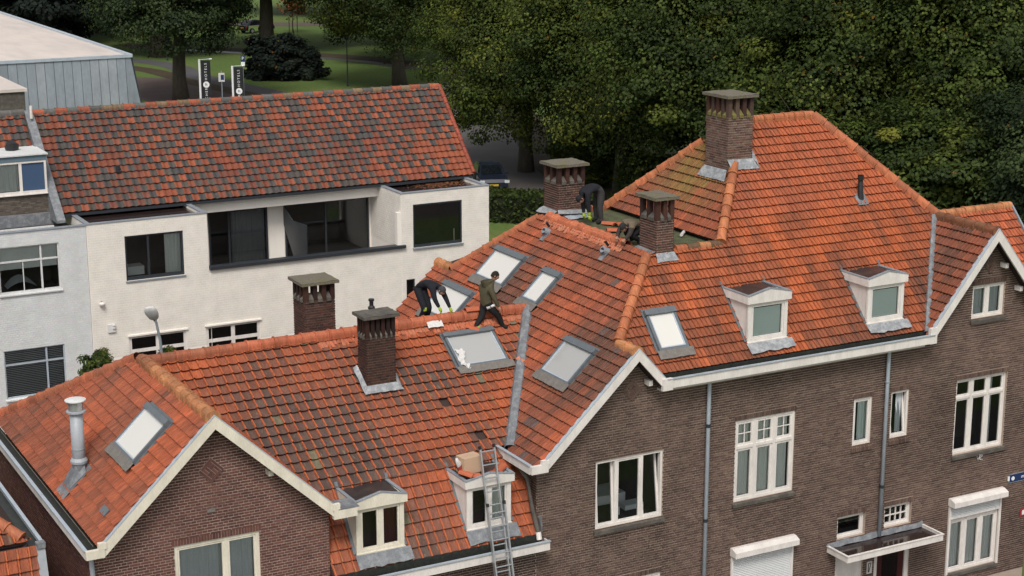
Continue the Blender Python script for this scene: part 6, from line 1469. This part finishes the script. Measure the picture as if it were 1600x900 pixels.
def person(label, J, cols, face, headup, base, hair, hat=None, extras=(), gloves=None, group='workmen on the roofs', bulk=1.0):
    """J: joint positions in world space; cols: colours of torso, arm, leg, shoe"""
    t = house_thing('person', label, 'person', base, group)
    V_ = {k: Vector(v) for k, v in J.items()}; B_ = bulk * 1.18
    order = ['pelvis', 'waist', 'chest', 'neck', 'headb', 'shL', 'elL', 'wrL', 'shR', 'elR', 'wrR', 'hipL', 'knL', 'anL', 'toL', 'hipR', 'knR', 'anR', 'toR']
    V_['headb'] = V_['neck'].lerp(V_['head'], .55)
    R_ = dict(pelvis=(.135, .12), waist=(.135, .115), chest=(.16, .125), neck=.06, headb=.052, shL=.075, elL=.055, wrL=.036, shR=.075, elR=.055, wrR=.036, hipL=.098, knL=.072, anL=.052, toL=.042, hipR=.098, knR=.072, anR=.052, toR=.042)
    E_ = [('pelvis', 'waist'), ('waist', 'chest'), ('chest', 'neck'), ('neck', 'headb'), ('chest', 'shL'), ('shL', 'elL'), ('elL', 'wrL'), ('chest', 'shR'), ('shR', 'elR'), ('elR', 'wrR'), ('pelvis', 'hipL'), ('hipL', 'knL'), ('knL', 'anL'), ('anL', 'toL'), ('pelvis', 'hipR'), ('hipR', 'knR'), ('knR', 'anR'), ('anR', 'toR')]
    rad = [tuple(x * B_ for x in R_[k]) if isinstance(R_[k], tuple) else R_[k] * B_ for k in order]
    me = skin_mesh([V_[k] for k in order], [(order.index(a), order.index(b)) for a, b in E_], rad)
    bm = bmesh.new(); bm.from_mesh(me); lay = bm.faces.layers.float_color.new('tint'); bm.faces.layers.float.new('mask')
    reg = {('neck', 'headb'): SKIN, ('anL', 'toL'): cols['shoe'], ('anR', 'toR'): cols.get('shoeR', cols['shoe'])}
    for a, b in E_:
        if (a, b) in reg: continue
        reg[(a, b)] = cols['leg'] if a[:2] in ('hi', 'kn') or b[:3] == 'hip' else cols['torso'] if a in ('waist', 'chest', 'pelvis') and b in ('chest', 'neck', 'waist', 'shL', 'shR') else cols['arm']
    for f in bm.faces:
        c = f.calc_center_median(); f.smooth = True
        k = min(reg, key=lambda e: seg_dist(c, V_[e[0]], V_[e[1]]) - (R_[e[0]][0] if isinstance(R_[e[0]], tuple) else R_[e[0]]) * .5)
        col = reg[k]
        for pos, r_, cc in cols.get('spots', ()):
            if (c - Vector(pos)).length < r_: col = cc
        f[lay] = (*col, 1)
    head_part(bm, lay, V_['head'], face, headup, SKIN)
    for sd_ in ('L', 'R'):
        hand_part(bm, lay, V_['wr' + sd_], V_['el' + sd_], Vector(face).cross(Vector((0, 0, 1))) + Vector((0, 0, .2)), gloves or SKIN)
    out = bpy.data.meshes.new('body'); bm.to_mesh(out); bm.free(); out.materials.append(MATS['tinted_cloth']); bpy.data.meshes.remove(me)
    link('body', out, t)
    f = Vector(face).normalized(); up = Vector(headup); s = f.cross(up).normalized(); up = s.cross(f); c = V_['head']       # hair or cap as a shell over the skull
    m = MB(); nu, nv = 18, 9; pts = []; hc = hat or hair
    for j in range(nv + 1):
        th = (math.pi * .60) * j / nv
        for i in range(nu):
            ph = 2 * math.pi * i / nu; y = math.cos(ph); k = 1.0 - (.30 if y > .3 else 0.0) * (j / nv if not hat else (j / nv) * .8); tt = th * k; n_ = 1 + (.03 * vn(i * .7, j * .9, 3) if not hat else 0)
            pts.append(c + (s * math.sin(tt) * math.sin(ph) * .083 * n_ + f * (math.sin(tt) * y * .104 * n_) + up * math.cos(tt) * .126 * n_))
    m.faces(pts, [(j * nu + i, j * nu + (i + 1) % nu, (j + 1) * nu + (i + 1) % nu, (j + 1) * nu + i) for j in range(nv) for i in range(nu)], hc); m.build('cap' if hat else 'hair', 'tinted_cloth', t, smooth=True)
    for nm, mb, mt in extras: mb.build(nm, mt, t, smooth=True)
    return t
BLK = (.016, .017, .022); HIVIS = (.33, .43, .05)
# bending man behind the ridge
person('man in black with grey cap bending over the ridge beside a skylight', dict(pelvis=(17.20, 5.02, 9.10), waist=(17.30, 4.92, 9.20), chest=(17.42, 4.74, 9.17), neck=(17.50, 4.60, 9.12), head=(17.53, 4.50, 9.05),
    shL=(17.33, 4.60, 9.11), elL=(17.34, 4.50, 8.86), wrL=(17.42, 4.42, 8.66), shR=(17.58, 4.70, 9.10), elR=(17.64, 4.52, 8.86), wrR=(17.70, 4.40, 8.62), hipL=(17.10, 4.95, 9.04), knL=(17.13, 4.60, 8.62), anL=(17.10, 4.95, 8.16), toL=(17.16, 4.82, 8.10),
    hipR=(17.27, 5.05, 9.04), knR=(17.30, 4.72, 8.60), anR=(17.28, 5.05, 8.08), toR=(17.34, 4.94, 8.03)), dict(torso=BLK, arm=BLK, leg=(.013, .014, .018), shoe=(.02, .02, .02), spots=[((17.13, 4.53, 8.60), .065, HIVIS)]),
    (.35, -.75, -.56), (.2, -.3, .9), (17.18, 5.0, 8.0), (.03, .03, .03), hat=(.055, .055, .06), gloves=HIVIS)
# standing man in olive jacket
OLV = (.085, .075, .045)
def hood():
    m = MB(); pts = []; c = Vector((18.61, 4.15, 9.18)); n, k_ = 12, 6
    for j in range(k_ + 1):
        a = math.pi * j / k_
        for i in range(n): b = 2 * math.pi * i / n; pts.append(c + Vector((math.cos(b) * .13 * (1 + .25 * math.cos(a)) - .05, math.sin(b) * .13, math.cos(a) * .07 + .02 * math.cos(b))))
    m.faces(pts, [(j * n + i, j * n + (i + 1) % n, (j + 1) * n + (i + 1) % n, (j + 1) * n + i) for j in range(k_) for i in range(n)], OLV); return m
rag = MB().bar((18.50, 4.04, 8.60), (18.76, 3.96, 8.70), .05, .06, col=(.7, .68, .66))
person('man in olive hooded jacket and black trousers stepping along the roof', dict(pelvis=(18.56, 4.16, 8.66), waist=(18.54, 4.16, 8.80), chest=(18.58, 4.15, 9.05), neck=(18.68, 4.13, 9.21), head=(18.76, 4.11, 9.35),
    shL=(18.53, 4.34, 9.08), elL=(18.62, 4.42, 8.82), wrL=(18.74, 4.36, 8.64), shR=(18.57, 3.99, 9.09), elR=(18.66, 3.93, 8.82), wrR=(18.76, 3.92, 8.62), hipL=(18.53, 4.25, 8.60), knL=(18.44, 4.19, 8.37), anL=(18.24, 4.14, 8.15), toL=(18.35, 4.07, 8.10),
    hipR=(18.60, 4.07, 8.60), knR=(18.82, 4.05, 8.38), anR=(18.93, 4.05, 8.11), toR=(19.04, 3.98, 8.06)), dict(torso=OLV, arm=OLV, leg=(.016, .016, .018), shoe=(.25, .42, .10), shoeR=(.02, .02, .02)),
    (.86, -.35, -.35), (.3, 0, .95), (18.6, 4.12, 8.07), (.022, .017, .014), extras=[('hood', hood(), 'tinted_cloth'), ('rag', rag, 'tinted_cloth')], bulk=.98)
# bending man at the back of the flat roof
GRY = (.05, .048, .05)
person('man in black jacket and grey trousers bending down beside the broad chimney', dict(pelvis=(22.58, 5.62, 10.86), waist=(22.44, 5.60, 10.98), chest=(22.20, 5.58, 10.96), neck=(22.05, 5.55, 10.82), head=(21.96, 5.52, 10.68),
    shL=(22.14, 5.74, 10.86), elL=(22.16, 5.72, 10.55), wrL=(22.14, 5.64, 10.28), shR=(22.12, 5.42, 10.84), elR=(22.12, 5.38, 10.52), wrR=(22.14, 5.36, 10.26), hipL=(22.60, 5.74, 10.80), knL=(22.58, 5.78, 10.42), anL=(22.62, 5.80, 10.07), toL=(22.46, 5.78, 10.04),
    hipR=(22.58, 5.50, 10.80), knR=(22.52, 5.48, 10.42), anR=(22.56, 5.46, 10.07), toR=(22.40, 5.44, 10.04)), dict(torso=BLK, arm=BLK, leg=GRY, shoe=(.02, .02, .02), spots=[((22.20, 5.45, 11.04), .05, (.6, .55, .55)), ((22.14, 5.36, 10.30), .07, HIVIS)]),
    (-.55, -.25, -.8), (-.75, 0, .2), (22.56, 5.6, 10.0), (.02, .02, .02), hat=(.016, .017, .02), gloves=HIVIS)
# crouching man half hidden by the slim chimney
BRN = (.17, .13, .09)
person('man in brown jacket and dark cap crouching half hidden behind the slim chimney', dict(pelvis=(22.11, 3.10, 10.39), waist=(22.01, 3.06, 10.51), chest=(21.85, 3.02, 10.57), neck=(21.72, 2.98, 10.53), head=(21.63, 2.94, 10.46),
    shL=(21.83, 3.20, 10.53), elL=(21.67, 3.20, 10.33), wrL=(21.53, 3.06, 10.21), shR=(21.83, 2.86, 10.51), elR=(21.71, 2.78, 10.31), wrR=(21.55, 2.76, 10.20), hipL=(22.11, 3.20, 10.33), knL=(21.85, 3.22, 10.25), anL=(22.13, 3.24, 10.09), toL=(22.01, 3.24, 10.06),
    hipR=(22.11, 2.98, 10.33), knR=(21.85, 2.92, 10.23), anR=(22.13, 2.92, 10.09), toR=(22.01, 2.90, 10.06)), dict(torso=BRN, arm=(.05, .04, .035), leg=(.02, .02, .022), shoe=(.02, .02, .02)),
    (-.7, -.3, -.6), (-.4, 0, .9), (22.2, 3.05, 10.0), (.02, .02, .02), hat=(.03, .028, .028))
# ================================================================== ladder and loose things on the roofs
ld = house_thing('ladder', 'aluminium extension ladder leaning against the white dormer and gutter', 'ladder', (16.4, -1.77, 0))
def lp(x, z, off=0.0): return Vector((x, -.52 + .28 * (z - 4.45) - .045 - off, z))
def section(xl, xr, z0, z1, off, r=.028):
    for x, nm in ((xl, 'rail'), (xr, 'rail')):
        dx = -.03 * 0
        m = MB(); m.bar(lp(x, z0, off), lp(x + .05, z1, off), .03, .07, up=(0, -1, .28)); rl = m.build('rail', 'metal_alu', ld)
        m = MB(); m.bar(lp(x + .05, z1 - .04, off), lp(x + .05, z1 + .03, off), .04, .08, up=(0, -1, .28)); m.build('end_cap', 'black_plastic', rl)
    z = z0 + .22
    while z < z1 - .05:
        k = .05 * (z - z0) / (z1 - z0); m = MB().tube([lp(xl + k, z, off), lp(xr + k, z, off)], .017, 8); m.build('rung', 'metal_alu', ld); z += .28
section(16.14, 16.55, .05, 5.5, .07); section(16.17, 16.51, 1.6, 6.68, 0.0)
mat('cardboard', (.50, .34, .23), .85, scale=3, amt=.12, famt=.06); mat('tape', (.55, .40, .27), .4, famt=0)
G4 = 'loose things on the roofs'
bx = thing('cardboard_box', 'pale cardboard box standing on the white dormer roof beside the ladder', 'box', (16.14, .40, 6.055), .10); MB().box(-.24, .22, -.17, .17, 0, .36).build('carton', 'cardboard', bx); MB().box(-.24, .22, -.03, .03, .3601, .3625).build('tape_strip', 'tape', bx)
mat('tinted_clay', (1, 1, 1), .75, tint=True, amt=.3, scale=12, fine=60, famt=.3, bump=.3)
mat('plastic_white', (.66, .64, .62), .5, amt=.25, scale=14)
def clay(loc, rz, label, tilt=.3, L=.36, r=.10, col=(.50, .13, .06), group='loose clay ridge tiles'):
    m = MB(); n = 7; ra = [(r * math.cos(math.pi * k / n), y, r * .8 * math.sin(math.pi * k / n)) for y in (-L / 2, L / 2) for k in range(n + 1)]; rb = [(p[0] * .84, p[1], p[2] * .84 - .004) for p in ra]
    q = n + 1; m.faces(ra + rb, [(k, k + 1, q + k + 1, q + k) for k in range(n)] + [(2 * q + k + 1, 2 * q + k, 3 * q + k, 3 * q + k + 1) for k in range(n)] + [(k, 2 * q + k, 2 * q + k + 1, k + 1) for k in range(n)] + [(q + k + 1, 3 * q + k + 1, 3 * q + k, q + k) for k in range(n)], col)
    o = m.build('clay_ridge_tile', 'tinted_clay'); o.location = loc; o.rotation_euler = (tilt, .15, rz); return tag(o, label, 'roof tile', group)
clay((15.97, .18, 6.06), .5, 'loose orange ridge tile on the left corner of the white dormer roof', .1); clay((16.10, .07, 6.05), 1.4, 'broken orange tile lying in front of the cardboard box', .05, .22, .08)
clay((16.78, .20, 6.05), -.9, 'loose orange ridge tile right of the ladder on the dormer roof', .1); clay((16.60, .10, 6.05), -1.3, 'thin orange tile shard behind the ladder on the dormer roof', .05, .3, .06)
clay((22.66, 5.25, 10.01), .7, 'loose orange ridge tile at the feet of the bending man', .0); clay((22.82, 5.05, 10.01), 2.0, 'second loose orange ridge tile further along the flat roof', .1, .3); clay((22.30, 4.45, 10.02), 1.2, 'loose orange ridge tile near the crouching man', .05)
clay((18.86, 2.98, zau(2.98) + .18), .4, 'orange clay piece lying on the grey lead valley', .3, .22, .09, (.55, .20, .12)); clay((18.09, 4.05, zau(4.05) + .10), 1.2, 'orange tile lying above the wide skylight by the green shoe', .35, .34, .10, (.56, .13, .05))
clay((18.25, 4.36, 8.50), 1.5, 'orange ridge tile lying askew on the ridge behind the standing man', .0, .34, .12)
bg_ = thing('mortar_bag', 'white and red paper bag leaning against the cardboard box', 'bag', (15.86, .36, 6.06), .2)
m = MB(); pts = []
for j in range(6):
    for k in range(10):
        a = 2 * math.pi * k / 10; w_ = (.05, .07, .075, .07, .06, .03)[j]; pts.append((math.cos(a) * w_ + .10 - .16 * j / 5, math.sin(a) * w_ * .6, .36 * j / 5 + .01 * math.sin(k * 2 + j)))
m.faces(pts, [(j * 10 + k, j * 10 + (k + 1) % 10, (j + 1) * 10 + (k + 1) % 10, (j + 1) * 10 + k) for j in range(5) for k in range(10)] + [tuple(range(10))[::-1], tuple(range(50, 60))]); m.build('paper', 'plastic_white', bg_, smooth=True); mat('print_red', (.35, .06, .04), .6, amt=.3)
m = MB(); m.tube([(.05, 0, .10), (-.01, 0, .19)], [.078, .077], 10, caps=False); m.build('print_band', 'print_red', bg_)
# cloth on the wide skylight
m = MB(); rg = random.Random(5); n = 9; pts = []
for j in range(15):
    for i in range(n):
        u, v = (i / (n - 1) - .5), j / 14; w_ = .20 * (1 - .45 * v) + .03 * math.sin(j * 1.3); p = rAU.P(S5[0] + .16 - .12 * v * 0 + u * w_ + .05 * math.sin(j * .6), S5[2] + .52 - .62 * v, .115 + .035 * abs(math.sin(i * 1.9 + j)) + .03 * math.sin(j * 2.3 + i)); pts.append(p)
m.faces(pts, [(j * n + i, j * n + i + 1, (j + 1) * n + i + 1, (j + 1) * n + i) for j in range(14) for i in range(n - 1)]); tag(m.build('cloth', 'plastic_white', smooth=True), 'crumpled white cloth hanging over the corner of the wide skylight', 'cloth')
# lead sheet under the bending man's knee, sheet by the broad chimney, offcut pipe
m = MB(); pts = [Vector((17.0 + .40 * i / 5, 4.36 - .22 * j / 3, 8.46 + .02 * (j == 0) - .14 * (j / 3) ** 1.2 * 1.3 + rg.uniform(-.008, .012))) for j in range(4) for i in range(6)]
m.faces(pts, [(j * 6 + i, j * 6 + i + 1, (j + 1) * 6 + i + 1, (j + 1) * 6 + i) for j in range(3) for i in range(5)]); tag(m.build('lead_sheet', 'plastic_white'), 'pale lead sheet folded over the ridge below the bending man', 'lead sheet')
m = MB(); pts = [Vector((22.05 + .68 * i / 6, 6.22 + .38 * j / 3 + .04 * i / 6, 10.02 + .06 * j / 3 + rg.uniform(-.006, .012))) for j in range(4) for i in range(7)]
m.faces(pts, [(j * 7 + i, j * 7 + i + 1, (j + 1) * 7 + i + 1, (j + 1) * 7 + i) for j in range(3) for i in range(6)]); tag(m.build('lead_sheet', 'zinc_light'), 'grey lead sheet lying at the foot of the broad chimney', 'lead sheet')
pp = thing('offcut_pipe', 'white plastic pipe lying on the mossy flat roof', 'pipe', (23.45, 3.15, 10.02), 0); MB().tube([(0, 0, .03), (.42, .42, .05)], .04, 10).build('tube', 'plastic_white', pp); MB().tube([(.42, .42, .05), (.50, .50, .055)], .045, 10).build('collar', 'cardboard', pp)
MB().tube([(.50, .50, .055), (.56, .60, .17)], .03, 8).build('branch_stub', 'plastic_white', pp)
# street name plate and small sign at the right edge
sn = house_thing('street_name_sign', 'blue street name plate with white letters at the right edge', 'sign', (32.3, -.02, 3.2)); pl_ = MB().box(31.86, 33.0, -.03, -.016, 3.13, 3.33).build('plate', 'sign_blue', sn); ring_ = MB(); ring(ring_, 31.84, 33.02, 3.11, 3.35, .012, -.034, -.014); ring_.build('rim', 'zinc', sn)
MB().box(31.80, 31.85, -.045, -.014, 3.18, 3.30).build('fixing_clip', 'sign_white', sn)
MB().tube([(31.98, -.031, 3.225), (31.98, -.036, 3.225)], .055, 16).build('emblem', 'sign_white', sn)
text_mesh('lettering', 'straat', .12, 'sign_white', sn, Matrix.Translation((32.40 - 32.3, -.034 + .02, 3.235 - 3.2)) @ Matrix.Rotation(math.radians(90), 4, 'X'), .002).matrix_parent_inverse = Matrix.Identity(4)
mat('sign_red', (.30, .04, .04), .5, famt=0); rs_ = house_thing('red_sign', 'small red and white sign on the wall at the right edge', 'sign', (32.4, -.02, 2.2)); MB().box(32.33, 32.55, -.03, -.014, 2.08, 2.30).build('plate', 'sign_red', rs_); MB().box(32.40, 32.50, -.034, -.0301, 2.13, 2.25).build('symbol', 'sign_white', rs_)
# small twig of white flowers under the far window
tw = house_thing('wall_plant', 'tiny pale plant growing from the wall below the right window', 'plant', (30.7, -.02, 4.0)); m = MB()
for k in range(14): a = Vector((30.68 + .02 * k % .1, -.02, 3.98)); m.tube([a, a + Vector((rg.uniform(-.08, .08), -.06, rg.uniform(-.02, .14)))], .006, 5)
m.build('twigs', 'white_old', tw)
